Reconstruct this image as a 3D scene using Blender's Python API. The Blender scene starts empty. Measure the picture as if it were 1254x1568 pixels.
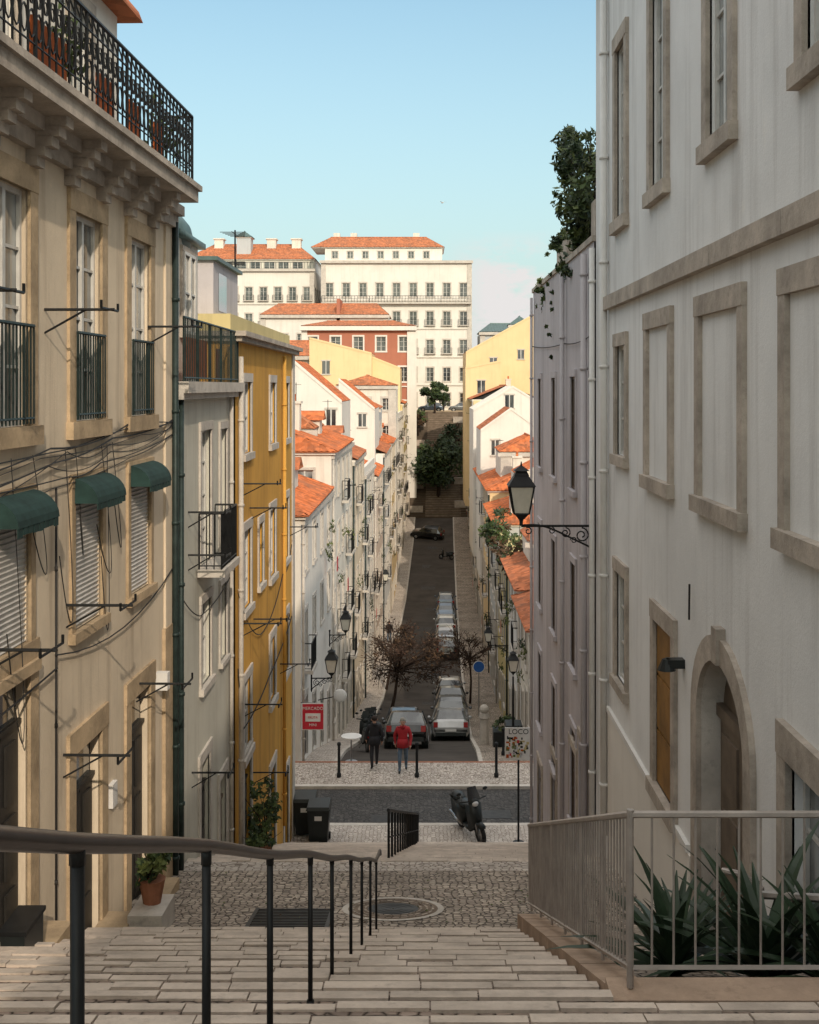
import bpy, math, random
from mathutils import Vector, Matrix
R=random.Random(11)
sc=bpy.context.scene
sc.view_settings.view_transform='Standard'; sc.view_settings.look='None'; sc.view_settings.exposure=0
# ------------------------------------------------------------ materials
def nmat(name,rough=.8,metal=0.0,spec=.3):
    m=bpy.data.materials.new(name); m.use_nodes=True; nt=m.node_tree; b=nt.nodes['Principled BSDF']
    b.inputs['Roughness'].default_value=rough; b.inputs['Metallic'].default_value=metal
    b.inputs['Specular IOR Level'].default_value=spec
    return m,nt,b
def rgba(c): return (c[0],c[1],c[2],1)
def coords(nt,scale=(1,1,1)):
    tc=nt.nodes.new('ShaderNodeTexCoord'); mp=nt.nodes.new('ShaderNodeMapping')
    mp.inputs['Scale'].default_value=scale; nt.links.new(tc.outputs['Object'],mp.inputs[0]); return mp.outputs[0]
def noise(nt,vec,scale,detail=4,rough=.6):
    n=nt.nodes.new('ShaderNodeTexNoise'); n.inputs['Scale'].default_value=scale; n.inputs['Detail'].default_value=detail
    n.inputs['Roughness'].default_value=rough; nt.links.new(vec,n.inputs['Vector']); return n.outputs[0]
def rng(nt,val,a,b,c=0,d=1):
    n=nt.nodes.new('ShaderNodeMapRange'); n.inputs[1].default_value=a; n.inputs[2].default_value=b
    n.inputs[3].default_value=c; n.inputs[4].default_value=d; nt.links.new(val,n.inputs[0]); return n.outputs[0]
def mix(nt,f,a,b,bt='MIX'):
    n=nt.nodes.new('ShaderNodeMix'); n.data_type='RGBA'; n.blend_type=bt
    for i,x in ((0,f),(6,a),(7,b)):
        if hasattr(x,'links') or hasattr(x,'is_linked'): nt.links.new(x,n.inputs[i])
        else: n.inputs[i].default_value = x if i==0 else rgba(x)
    return n.outputs[2]
def bump(nt,b,h,strength=.3,dist=.02):
    n=nt.nodes.new('ShaderNodeBump'); n.inputs['Strength'].default_value=strength; n.inputs['Distance'].default_value=dist
    nt.links.new(h,n.inputs['Height']); nt.links.new(n.outputs[0],b.inputs['Normal'])
def dk(c,f): return (c[0]*f,c[1]*f,c[2]*f)
def plaster(name,c,stain=.35,dirt=(.22,.18,.14),fine=.35,patch=.5):
    m,nt,b=nmat(name,.9,0,.15)
    v=coords(nt); vs=coords(nt,(2.2,2.2,.16))
    n1=rng(nt,noise(nt,v,.45,7,.65),.42,.72,0,stain)
    c1=mix(nt,n1,c,dk(c,.62))
    n2=rng(nt,noise(nt,vs,1.3,6,.7),.50,.78,0,stain*1.2)
    c2=mix(nt,n2,c1,dirt)
    n3=rng(nt,noise(nt,v,2.6,8,.75),.60,.68,0,patch*stain)
    c3=mix(nt,n3,c2,(min(1,c[0]*1.12),min(1,c[1]*1.08),c[2]*1.0))
    n4=rng(nt,noise(nt,v,5.5,8,.8),.63,.70,0,stain*.6)
    c3=mix(nt,n4,c3,dirt)
    nt.links.new(c3,b.inputs['Base Color'])
    bump(nt,b,noise(nt,v,26,6,.7),fine,.012)
    return m
def simple(name,c,rough=.6,metal=0,var=.25,scale=4,spec=.3,bmp=0):
    m,nt,b=nmat(name,rough,metal,spec); v=coords(nt)
    f=rng(nt,noise(nt,v,scale,5),.35,.7,0,1); nt.links.new(mix(nt,f,c,dk(c,1-var)),b.inputs['Base Color'])
    if bmp: bump(nt,b,noise(nt,v,scale*5,4),bmp,.01)
    return m
def stone(name,c,var=.45):
    m,nt,b=nmat(name,.85,0,.2); v=coords(nt)
    a=mix(nt,rng(nt,noise(nt,v,1.6,7,.7),.35,.7,0,1),c,dk(c,1-var))
    a=mix(nt,rng(nt,noise(nt,v,7,5,.7),.55,.7,0,.5),a,dk(c,.42))
    nt.links.new(a,b.inputs['Base Color']); bump(nt,b,noise(nt,v,14,7,.7),.5,.02); return m
def cobble(name,c1,c2,joint,scale=9,bs=.7,big=.6):
    m,nt,b=nmat(name,.75,0,.3); v=coords(nt)
    vo=nt.nodes.new('ShaderNodeTexVoronoi'); vo.feature='DISTANCE_TO_EDGE'; vo.inputs['Scale'].default_value=scale; vo.inputs['Randomness'].default_value=.65
    vc=nt.nodes.new('ShaderNodeTexVoronoi'); vc.feature='F1'; vc.inputs['Scale'].default_value=scale; vc.inputs['Randomness'].default_value=.65
    nt.links.new(v,vo.inputs['Vector']); nt.links.new(v,vc.inputs['Vector'])
    sp=nt.nodes.new('ShaderNodeSeparateColor'); nt.links.new(vc.outputs['Color'],sp.inputs[0])
    a=mix(nt,sp.outputs[0],c1,c2)
    a=mix(nt,rng(nt,noise(nt,v,.9,6,.65),.4,.68,0,big),a,dk(c2,.5))
    e=rng(nt,vo.outputs['Distance'],.02,.09,1,0)
    a=mix(nt,e,a,joint); nt.links.new(a,b.inputs['Base Color'])
    bump(nt,b,rng(nt,vo.outputs['Distance'],.0,.14,0,1),bs,.02); return m
def tile(name,c):
    m,nt,b=nmat(name,.85,0,.15); v=coords(nt)
    vc=nt.nodes.new('ShaderNodeTexVoronoi'); vc.inputs['Scale'].default_value=4.0; nt.links.new(v,vc.inputs['Vector'])
    sp=nt.nodes.new('ShaderNodeSeparateColor'); nt.links.new(vc.outputs['Color'],sp.inputs[0])
    a=mix(nt,sp.outputs[0],c,dk(c,.5))
    a=mix(nt,rng(nt,noise(nt,v,.9,6,.7),.46,.70,0,.75),a,(.16,.10,.07))
    nt.links.new(a,b.inputs['Base Color'])
    wv=nt.nodes.new('ShaderNodeTexWave'); wv.inputs['Scale'].default_value=1.3; wv.bands_direction='Z'; nt.links.new(v,wv.inputs['Vector'])
    bump(nt,b,wv.outputs[1],.6,.05); return m
def glassm(name,dark,light):
    m,nt,b=nmat(name,.06,0,.9); v=coords(nt,(1,.9,.35))
    f=rng(nt,noise(nt,v,1.1,2),.44,.56,0,1); nt.links.new(mix(nt,f,dark,light),b.inputs['Base Color'])
    b.inputs['Coat Weight'].default_value=.6; b.inputs['Coat Roughness'].default_value=.03
    bump(nt,b,noise(nt,coords(nt),1.5,2),.05,.05); return m
M={}
M['cream']=plaster('plaster_cream',(.74,.62,.47),.6,(.30,.22,.15))
M['white']=plaster('plaster_white',(.77,.765,.75),.45,(.37,.345,.32),.45,.6)
M['white2']=plaster('plaster_offwhite',(.74,.69,.61),.42,(.33,.27,.21))
M['white3']=plaster('plaster_bright',(.74,.70,.64),.28,(.45,.4,.34))
M['pale']=plaster('plaster_pale_grey',(.60,.58,.50),.45)
M['lav']=plaster('plaster_lavender',(.52,.485,.50),.5,(.24,.21,.21),.6)
M['ochre']=plaster('plaster_ochre',(.66,.36,.08),.6,(.26,.13,.045))
M['yellow']=plaster('plaster_yellow',(.76,.58,.33),.25,(.5,.36,.2))
M['lemon']=plaster('plaster_lemon',(.60,.50,.25),.4,(.3,.25,.14))
M['pink']=plaster('plaster_pink',(.66,.54,.46),.4)
M['red']=plaster('plaster_brick_red',(.43,.17,.11),.3,(.3,.12,.09))
M['blue']=plaster('plaster_greyblue',(.48,.50,.51),.25)
M['stone']=stone('limestone_trim',(.52,.45,.38),.5)
M['stonew']=stone('limestone_white',(.60,.55,.49),.3)
M['tan']=stone('sandstone_tan',(.56,.42,.27),.5)
M['curb']=stone('kerb_stone',(.52,.38,.28))
M['riser']=stone('riser_stone',(.20,.15,.12),.5)
M['stepd']=stone('dark_step_stone',(.26,.20,.15),.5)  # brown darkened so the hillside stairs carry their shade in the colour
M['tile']=tile('terracotta_tiles',(.66,.19,.07)); M['tile2']=tile('terracotta_tiles_old',(.50,.17,.08)); M['tilef']=tile('terracotta_far',(.60,.21,.095))
M['iron']=simple('black_iron',(.018,.019,.02),.5,.3,.4,8)
M['irong']=simple('green_iron',(.030,.048,.045),.5,.2,.4,8)
M['rail']=simple('handrail_brown_paint',(.045,.032,.028),.32,.5,.5,6,.5)
M['fence']=simple('beige_painted_steel',(.44,.39,.35),.45,.2,.3,5)
M['frame']=simple('white_paint_wood',(.62,.60,.56),.5,0,.2,6)
M['framed']=simple('dark_wood_frame',(.10,.07,.05),.6,0,.4,6)
M['door']=simple('weathered_grey_door',(.18,.14,.105),.6,0,.45,3,.3,.2)
M['doord']=simple('dark_door',(.035,.032,.028),.5,0,.4,3)
M['board']=simple('ochre_board',(.30,.15,.035),.6,0,.5,2)
M['roller']=simple('roller_shutter',(.62,.60,.57),.5,0,.25,3)
M['awn']=simple('green_awning',(.022,.055,.05),.8,0,.5,5)
M['zinc']=simple('green_zinc',(.11,.17,.165),.5,.3,.35,3)
M['glass']=glassm('window_glass',(.04,.05,.055),(.30,.32,.32))
M['glassd']=glassm('window_glass_dark',(.02,.025,.03),(.09,.10,.10))
M['lampglass']=simple('lantern_glass',(.66,.62,.53),.15,0,.15,5,.6)
M['cob']=cobble('calcada_cobbles',(.57,.48,.39),(.33,.27,.22),(.06,.048,.036),10,.9,.6)
M['cobw']=cobble('calcada_white',(.64,.57,.50),(.44,.38,.33),(.18,.145,.115),9,.6,.35)
M['cobd']=cobble('basalt_setts',(.10,.092,.086),(.055,.052,.05),(.025,.024,.023),8,.7,.5)
M['tread']=cobble('step_setts',(.42,.33,.27),(.24,.185,.15),(.06,.045,.035),10,.9,.6)
M['nose']=stone('step_nosing_stone',(.66,.56,.47),.42)
M['asph']=simple('asphalt',(.085,.073,.064),.85,0,.45,.6,.2,.4)
M['earth']=simple('earth',(.13,.10,.075),.95,0,.5,.3,.1,.5)
M['metal']=simple('manhole_metal',(.06,.055,.05),.5,.5,.5,6)
M['leaf1']=simple('leaf_dark',(.035,.06,.025),.6,0,.4,3); M['leaf2']=simple('leaf_mid',(.075,.11,.035),.6,0,.4,3); M['leaf3']=simple('leaf_light',(.14,.17,.05),.6,0,.4,3)
M['leafb']=simple('leaf_brown',(.11,.065,.036),.8,0,.5,3); M['leafb2']=simple('leaf_reddish',(.08,.042,.028),.8,0,.4,3)
M['agave']=simple('agave_leaf',(.034,.062,.032),.45,0,.5,3,.4)
M['bark']=simple('bark',(.06,.042,.034),.95,0,.4,6,.1,.5)
M['white_p']=simple('white_paint',(.72,.70,.67),.6,0,.12,3)
M['redsign']=simple('red_sign_paint',(.55,.03,.05),.4,0,.15,3)
M['rubber']=simple('tyre_rubber',(.02,.02,.02),.8,0,.3,6)
M['plastic']=simple('black_plastic',(.022,.026,.026),.4,0,.3,3)
M['chrome']=simple('alloy',(.45,.45,.46),.3,.9,.2,5)
M['lred']=simple('tail_light',(.35,.02,.02),.2,0,.2,5,.6); M['lclr']=simple('headlamp',(.6,.6,.6),.1,0,.1,5,.7)
M['orange']=simple('orange_fabric',(.50,.12,.03),.8,0,.4,3)
M['terra']=simple('terracotta_pot',(.33,.14,.08),.8,0,.4,5)
M['cable']=simple('cable',(.03,.028,.027),.7,0,.3,3)
M['skin']=simple('skin',(.42,.24,.17),.6,0,.1,8)
def paint(name,c,metal=.4):
    m,nt,b=nmat(name,.3,metal,.5); b.inputs['Base Color'].default_value=rgba(c); b.inputs['Coat Weight'].default_value=.6
    v=coords(nt); nt.links.new(mix(nt,rng(nt,noise(nt,v,2,5),.4,.7,0,.35),c,(.10,.09,.08)),b.inputs['Base Color']); return m
# ------------------------------------------------------------ builder
class Part:
    def __init__(s,g,name,mat,smooth=False): s.g=g; s.name=name; s.mat=mat; s.v=[]; s.f=[]; s.smooth=smooth
    def add(s,pts):
        b=len(s.v); Mx=s.g.M
        for p in pts:
            p=Vector(p); s.v.append(Mx@p if Mx else p)
        return b
    def poly(s,*pts): b=s.add(pts); s.f.append(tuple(range(b,b+len(pts))))
    def hexa(s,p):  # 8 pts bottom4 top4
        b=s.add(p)
        for q in ((0,3,2,1),(4,5,6,7),(0,1,5,4),(1,2,6,5),(2,3,7,6),(3,0,4,7)): s.f.append(tuple(b+i for i in q))
    def box(s,x0,x1,y0,y1,z0,z1): s.hexa([(x0,y0,z0),(x1,y0,z0),(x1,y1,z0),(x0,y1,z0),(x0,y0,z1),(x1,y0,z1),(x1,y1,z1),(x0,y1,z1)])
    def fbox(s,F,u0,u1,v0,v1,n0,n1):
        s.hexa([F.p(u0,v0,n0),F.p(u1,v0,n0),F.p(u1,v0,n1),F.p(u0,v0,n1),F.p(u0,v1,n0),F.p(u1,v1,n0),F.p(u1,v1,n1),F.p(u0,v1,n1)])
    def fq(s,F,u0,u1,v0,v1,n): s.poly(F.p(u0,v0,n),F.p(u1,v0,n),F.p(u1,v1,n),F.p(u0,v1,n))
    def sbox(s,x0,x1,y0,y1,t0,t1,b0,b1): s.hexa([(x0,y0,b0),(x1,y0,b0),(x1,y1,b1),(x0,y1,b1),(x0,y0,t0),(x1,y0,t0),(x1,y1,t1),(x0,y1,t1)])
    def tube(s,pts,r,seg=6,cap=True,flat=1):
        pts=[Vector(p) for p in pts]; n=len(pts); rs=r if isinstance(r,(list,tuple)) else [r]*n
        rings=[]; up=None
        for i,p in enumerate(pts):
            t=(pts[min(i+1,n-1)]-pts[max(i-1,0)])
            if t.length<1e-7: t=Vector((0,0,1))
            t.normalize()
            if up is None: up=Vector((0,0,1)) if abs(t.z)<.9 else Vector((1,0,0))
            a=t.cross(up)
            if a.length<1e-4: a=t.cross(Vector((1,.3,.1)))
            a.normalize(); bb=t.cross(a).normalized()
            rings.append(s.add([p+(a*math.cos(2*math.pi*k/seg+.39)+bb*math.sin(2*math.pi*k/seg+.39)*flat)*rs[i] for k in range(seg)]))
        for i in range(n-1):
            for k in range(seg):
                k2=(k+1)%seg; s.f.append((rings[i]+k,rings[i]+k2,rings[i+1]+k2,rings[i+1]+k))
        if cap:
            s.f.append(tuple(rings[0]+k for k in range(seg))[::-1]); s.f.append(tuple(rings[-1]+k for k in range(seg)))
    def ball(s,c,rx,ry=None,rz=None,seg=10,rings=6):
        ry=ry or rx; rz=rz or rx; b=[]
        for i in range(rings+1):
            th=math.pi*i/rings; b.append(s.add([(c[0]+rx*math.sin(th)*math.cos(2*math.pi*k/seg),c[1]+ry*math.sin(th)*math.sin(2*math.pi*k/seg),c[2]+rz*math.cos(th)) for k in range(seg)]))
        for i in range(rings):
            for k in range(seg):
                k2=(k+1)%seg; s.f.append((b[i]+k,b[i+1]+k,b[i+1]+k2,b[i]+k2))
    def done(s,parent,inv):
        if not s.f: return
        me=bpy.data.meshes.new(s.name); me.from_pydata([tuple(v) for v in s.v],[],s.f); me.materials.append(s.mat); me.update()
        if s.smooth:
            me.polygons.foreach_set('use_smooth',[True]*len(me.polygons))
        o=bpy.data.objects.new(s.name,me); sc.collection.objects.link(o); o.parent=parent; o.matrix_parent_inverse=inv; return o
class Frame:
    def __init__(s,O,U,N): s.O=Vector((O[0],O[1],0)); s.U=Vector((U[0],U[1],0)).normalized(); s.N=Vector((N[0],N[1],0)).normalized()
    def p(s,u,v,n=0): q=s.O+s.U*u+s.N*n; return Vector((q.x,q.y,v))
GS=[]
class Group:
    def __init__(s,name,M=None): s.name=name; s.M=M; s.parts={}; s.extra=[]; GS.append(s)
    def part(s,name,mat,smooth=False):
        k=(name,mat.name)
        if k not in s.parts: s.parts[k]=Part(s,name,mat,smooth)
        return s.parts[k]
    def finish(s):
        vs=[v for p in s.parts.values() for v in p.v]
        if s.M is not None: loc=s.M.to_translation()
        elif vs:
            loc=Vector(((min(v.x for v in vs)+max(v.x for v in vs))/2,(min(v.y for v in vs)+max(v.y for v in vs))/2,min(v.z for v in vs)))
        else: loc=Vector((0,0,0))
        ps=[p for p in s.parts.values() if p.f]
        if len(ps)==1 and not s.extra:
            p=ps[0]; p.v=[v-loc for v in p.v]; o=p.done(None,Matrix.Identity(4)); o.name=s.name; o.location=loc; return
        e=bpy.data.objects.new(s.name,None); e.empty_display_size=.3; e.location=loc; sc.collection.objects.link(e)
        inv=Matrix.Translation(-loc)
        for p in ps: p.done(e,inv)
        for o in s.extra: o.parent=e; o.matrix_parent_inverse=inv
def TR(x,y,z,rz=0,s=1): return Matrix.Translation((x,y,z))@Matrix.Rotation(rz,4,'Z')@Matrix.Scale(s,4)
# ------------------------------------------------------------ facade
def opening(g,F,o,wm,lod):
    u0,u1,v0,v1=o['r']; k=o.get('k','win'); d=o.get('d',.12); rv=g.part('reveals',o.get('rm',wm))
    if k!='blind':
        rv.poly(F.p(u0,v0,0),F.p(u0,v0,-d),F.p(u0,v1,-d),F.p(u0,v1,0)); rv.poly(F.p(u1,v0,0),F.p(u1,v0,-d),F.p(u1,v1,-d),F.p(u1,v1,0))
        rv.poly(F.p(u0,v1,0),F.p(u1,v1,0),F.p(u1,v1,-d),F.p(u0,v1,-d)); rv.poly(F.p(u0,v0,0),F.p(u1,v0,0),F.p(u1,v0,-d),F.p(u0,v0,-d))
    fm=o.get('fm',M['frame']); t=.055
    if k=='win':
        g.part('glass',o.get('gm',M['glass'])).fq(F,u0,u1,v0,v1,-d+.01)
        p=g.part('window_frames',fm); n0,n1=-d+.012,-d+.05; mu=(u0+u1)/2
        for a in (u0,u1-t): p.fbox(F,a,a+t,v0,v1,n0,n1)
        for a in (v0,v1-t): p.fbox(F,u0+t,u1-t,a,a+t,n0,n1-.002)
        p.fbox(F,mu-t*.7,mu+t*.7,v0+t,v1-t,n0,n1+.01)
        H=v1-v0; ny=o.get('ny',2 if H<1.6 else 3)
        for i in range(1,ny):
            vv=v0+H*i/ny; p.fbox(F,u0+t,mu-t*.7,vv-.016,vv+.016,n0,n1-.01); p.fbox(F,mu+t*.7,u1-t,vv-.016,vv+.016,n0,n1-.01)
    elif k=='roller':
        p=g.part('roller_shutters',M['roller']); h=.055; n=int((v1-v0)/h)
        for i in range(n):
            a=v0+i*h; p.poly(F.p(u0,a,-d+.03),F.p(u1,a,-d+.03),F.p(u1,a+h*.85,-d+.055),F.p(u0,a+h*.85,-d+.055)); p.poly(F.p(u0,a+h*.85,-d+.055),F.p(u1,a+h*.85,-d+.055),F.p(u1,a+h,-d+.03),F.p(u0,a+h,-d+.03))
    elif k in('door','board'):
        dm=o.get('dm',M['door']); p=g.part('doors',dm); p.fq(F,u0,u1,v0,v1,-d+.01)
        if k=='door':
            mu=(u0+u1)/2; tp=v1-.55
            g.part('glass',M['glassd']).fq(F,u0+.08,u1-.08,tp+.05,v1-.06,-d+.02)
            for a,b in ((u0+.02,mu-.015),(mu+.015,u1-.02)):
                p.fbox(F,a,b,v0,tp,-d+.012,-d+.04)
                H=tp-v0
                for c,e in ((.06,.3),(.36,.62),(.68,.94)): p.fbox(F,a+.09,b-.09,v0+H*c,v0+H*e,-d+.041,-d+.06)
            p.fbox(F,u0,u1,tp,tp+.05,-d+.012,-d+.07)
        else:
            for i in range(3):
                vv=v0+(v1-v0)*(i+.5)/3; p.fbox(F,u0+.03,u1-.03,vv-(v1-v0)/6.4,vv+(v1-v0)/6.4,-d+.012,-d+.03)
    s=o.get('s',.14); sm=o.get('sm',M['stone']); sp=o.get('sp',.035)
    if s:
        p=g.part('window_surrounds',sm)
        p.fbox(F,u0-s,u0,v0,v1,-.02,sp); p.fbox(F,u1,u1+s,v0,v1,-.02,sp); p.fbox(F,u0-s-.004,u1+s+.004,v1,v1+s*1.15,-.02,sp+.008)
        if k not in('door',): p.fbox(F,u0-s-.03,u1+s+.03,v0-s*.9,v0,-.02,sp+.05)
    if o.get('bal'):
        bal=o['bal']; q=g.part('balcony_railings',o.get('bm',M['iron'])); 
        if bal=='french': balus(q,[F.p(u0-.02,v0+.02,.06),F.p(u1+.02,v0+.02,.06)],1.0,.09)
        else:
            pr=o.get('pr',.42); g.part('balcony_slabs',M['stonew']).fbox(F,u0-.35,u1+.35,v0-.13,v0-.005,.02,pr+.06)
            balus(q,[F.p(u0-.3,v0,.04),F.p(u0-.3,v0,pr),F.p(u1+.3,v0,pr),F.p(u1+.3,v0,.04)],.95,.13 if lod else .1)
def balus(p,pts,h,sp=.12,r=.009,ornate=False,topr=.02):
    for a,b in zip(pts[:-1],pts[1:]):
        a=Vector(a); b=Vector(b); L=(b-a).length; n=max(1,int(L/sp)); Z=Vector((0,0,1))
        p.tube([a+Z*h,b+Z*h],topr,5); p.tube([a+Z*.06,b+Z*.06],.014,4)
        if ornate: p.tube([a+Z*h*.82,b+Z*h*.82],.012,4); p.tube([a+Z*h*.2,b+Z*h*.2],.01,4)
        for i in range(n+1):
            q=a+(b-a)*i/n; p.tube([q,q+Z*h],r if i%8 else r*1.7,4,False)
            if ornate and i<n:
                dv=(b-a)/n
                c1=[q+dv*(.5+.42*math.cos(t))+Z*h*(.38+.13*math.sin(t)) for t in [j*math.pi/4 for j in range(9)]]
                c2=[q+dv*(.5+.42*math.cos(t)*(1-.08*k))+Z*h*(.64+.13*math.sin(t)*(1-.08*k)) for k,t in enumerate([j*math.pi/3 for j in range(9)])]
                p.tube(c1,.011,4,False); p.tube(c2,.011,4,False)
                c3=[q+dv*(.5+.3*math.sin(t))+Z*h*(.82+.18*t/6.28) for t in [j*math.pi/3 for j in range(7)]]; p.tube(c3,.009,4,False)
def facade(g,F,u0,u1,v0,v1,ops,wm,lod=0,holes=None):
    w=g.part('walls',wm); cut=[o['r'] for o in ops if o.get('k')!='blind']+(holes or [])
    us=sorted({u0,u1}|{x for r in cut for x in r[:2] if u0<x<u1}); vs=sorted({v0,v1}|{x for r in cut for x in r[2:] if v0<x<v1})
    for i in range(len(us)-1):
        for j in range(len(vs)-1):
            cu=(us[i]+us[i+1])/2; cv=(vs[j]+vs[j+1])/2
            if any(r[0]<cu<r[1] and r[2]<cv<r[3] for r in cut): continue
            w.fq(F,us[i],us[i+1],vs[j],vs[j+1],0)
    for o in ops: opening(g,F,o,wm,lod)
def corr(p,A,B,C,D,sp=.26,amp=.045):
    A,B,C,D=map(Vector,(A,B,C,D)); e=(B-A); L=e.length; e.normalize()
    sD=(D-A).dot(e); sC=(C-A).dot(e); S=(D-A)-e*sD; nrm=e.cross(S).normalized()
    if nrm.z<0: nrm=-nrm
    n=max(2,int(L/sp)); K=n*4; lo=[];hi=[]
    for i in range(K+1):
        s=L*i/K; k=1.0
        if sD>1e-3 and s<sD: k=s/sD
        if sC<L-1e-3 and s>sC: k=min(k,(L-s)/(L-sC))
        off=nrm*(amp*(.5+.5*math.sin(i*math.pi/2+.0)))
        lo.append(A+e*s+off); hi.append(A+e*s+S*max(k,0)+off)
    b=p.add(lo+hi)
    for i in range(K): p.f.append((b+i,b+i+1,b+K+1+i+1,b+K+1+i))
    p.poly(A-Vector((0,0,.03)),B-Vector((0,0,.03)),C-Vector((0,0,.03)),D-Vector((0,0,.03)))
def hiproof(g,x0,x1,y0,y1,z,h,hx=0,hy=0,ov=.3,mat=None,sp=.26):
    p=g.part('roof',mat or M['tile']); x0-=ov;x1+=ov;y0-=ov;y1+=ov
    W=x1-x0; L=y1-y0
    if W<L: xa=xb=(x0+x1)/2; ya,yb=y0+hy,y1-hy
    else: ya=yb=(y0+y1)/2; xa,xb=x0+hx,x1-hx
    if W<L:
        corr(p,(x0,y0,z),(x0,y1,z),(xa,yb,z+h),(xa,ya,z+h),sp); corr(p,(x1,y0,z),(x1,y1,z),(xa,yb,z+h),(xa,ya,z+h),sp)
        if hy>0: corr(p,(x0,y0,z),(x1,y0,z),(xa,ya,z+h),(xa,ya,z+h),sp); corr(p,(x0,y1,z),(x1,y1,z),(xa,yb,z+h),(xa,yb,z+h),sp)
        else:
            w=g.part('gable_walls',list(g.parts.values())[0].mat)
            for yy in (y0+ov,y1-ov): w.poly((x0+ov,yy,z),(x1-ov,yy,z),(xa,yy,z+h*.96))
        p.tube([(xa,ya,z+h+.03),(xa,yb,z+h+.03)],.09,6)
    else:
        corr(p,(x0,y0,z),(x1,y0,z),(xb,ya,z+h),(xa,ya,z+h),sp); corr(p,(x0,y1,z),(x1,y1,z),(xb,ya,z+h),(xa,ya,z+h),sp)
        if hx>0: corr(p,(x0,y0,z),(x0,y1,z),(xa,ya,z+h),(xa,ya,z+h),sp); corr(p,(x1,y0,z),(x1,y1,z),(xb,ya,z+h),(xb,ya,z+h),sp)
        else:
            w=g.part('gable_walls',list(g.parts.values())[0].mat)
            for xx in (x0+ov,x1-ov): w.poly((xx,y0+ov,z),(xx,y1-ov,z),(xx,ya,z+h*.96))
        p.tube([(xa,ya,z+h+.03),(xb,ya,z+h+.03)],.09,6)
    g.part('eaves',M['white3']).box(x0+.12,x1-.12,y0+.12,y1-.12,z-.14,z-.02)
def bracket(g,F,u,v,n=.7,w=.55):
    p=g.part('clothes_line_brackets',M['iron']); p.tube([F.p(u,v,0),F.p(u,v,n)],.017,5); p.tube([F.p(u-w/2,v,n-.05),F.p(u+w/2,v,n-.05)],.014,5)
    p.tube([F.p(u,v-.25,0),F.p(u,v,n*.6)],.012,4); p.tube([F.p(u-w/2,v,n-.05),F.p(u-w/2,v+.08,n-.05)],.014,4); p.tube([F.p(u+w/2,v,n-.05),F.p(u+w/2,v+.08,n-.05)],.014,4)
def pipe(g,F,u,v0,v1,r=.05,mat=None,n=.08):
    p=g.part('downpipe',mat or M['irong'],True); p.tube([F.p(u,v0,n),F.p(u,v1,n)],r,8)
    v=v0+.8
    while v<v1: p.tube([F.p(u,v,n),F.p(u,v+.05,n)],r*1.35,8); v+=1.7
def cable(g,F,pts,r=.012,sag=.12):
    p=g.part('cables',M['cable'])
    for (a,b) in zip(pts[:-1],pts[1:]):
        P=[]
        for i in range(9):
            t=i/8; P.append(F.p(a[0]+(b[0]-a[0])*t,a[1]+(b[1]-a[1])*t-sag*4*t*(1-t),(a[2] if len(a)>2 else .05)))
        p.tube(P,r,4,False)
# ------------------------------------------------------------ terrain & street
PR=[(-60,-1.5),(1.5,-1.5),(14.4,-6.66),(18.5,-7.5),(33,-12.75),(41,-13.0),(46,-14),(58,-17),(75,-19.6),(97,-21),(120,-21.5),(150,-19.5),(160,-17.5),(190,-4),(5000,-4)]
def prof(Y):
    for (a,za),(b,zb) in zip(PR[:-1],PR[1:]):
        if Y<=b: return za+(zb-za)*(Y-a)/(b-a)
    return PR[-1][1]
def Xc(Y): return -.2+.0158*(Y-41)
g=Group('ground_terrain'); p=g.part('ground',M['earth'])
ys=[-60,0,1.5,5,10,14.4,18.5,25,33,38,41,46,58,66,75,86,97,108,120,135,150,160,170,180,190,210,260,400,800,1500,3500]
xs=[-3000,-900,-300,-120,-60,-30,-15,-8,-3,0,3,8,15,30,60,120,300,900,3000]
b=p.add([(x,y,prof(y)-.55) for y in ys for x in xs]); nx=len(xs)
for j in range(len(ys)-1):
    for i in range(nx-1): p.f.append((b+j*nx+i,b+j*nx+i+1,b+(j+1)*nx+i+1,b+(j+1)*nx+i))
def stairs(name,y0,z0,n,tr,drop,riser,xr,tm,em,nw=.17):
    g=Group(name); t=g.part('treads',tm); e=g.part('nosings',em); r=g.part('risers',M['riser'])
    for k in range(n):
        ya=y0+k*tr; za=z0-k*drop; yb=ya+tr; zb=za-(drop-riser); x0,x1=xr(ya)
        t.poly((x0,ya,za-.0),(x1,ya,za),(x1,yb-.02,zb),(x0,yb-.02,zb))
        r.poly((x0,yb-.03,zb-.01),(x1,yb-.03,zb-.01),(x1,yb-.03,zb-riser-.05),(x0,yb-.03,zb-riser-.05))
        x=x0
        while x<x1-.05:
            w=min(R.uniform(.28,.7),x1-x)
            if x1-x-w<.2: w=x1-x
            dz=R.uniform(-.007,.008); dy=R.uniform(-.014,.012); dq=R.uniform(-.02,.02)
            e.sbox(x+.005,x+w-.005,yb-nw+dy+dq,yb+dy,zb+.035+dz,zb+.015+dz,zb-.06,zb-.06); x+=w
    return g
stairs('stone_staircase',1.5,-1.5,23,12.9/23,5.16/23,.13,lambda y:(-4.5,2.99 if y<6.4 else 1.11),M['tread'],M['nose'],.115)
stairs('lower_stone_staircase',18.5,-7.5,17,14.5/17,5.25/17,.15,lambda y:(-3.84,2.99),M['cobw'],M['nose'])
g=Group('pavement_top'); g.part('paving',M['cob']).box(-4.5,2.99,-12,1.5,-1.9,-1.5)
g=Group('landing_pavement'); g.part('cobbles',M['cob']).sbox(-4.2,2.99,14.4,18.5,-6.66,-7.5,-7.5,-8.2)
def onland(y,dz=0): return -6.66-.2049*(y-14.4)+dz
g=Group('manhole_cover')
pm=g.part('stone_ring',M['stonew']); pd=g.part('iron_rings',M['metal']); cx,cy=-.42,15.95
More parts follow.
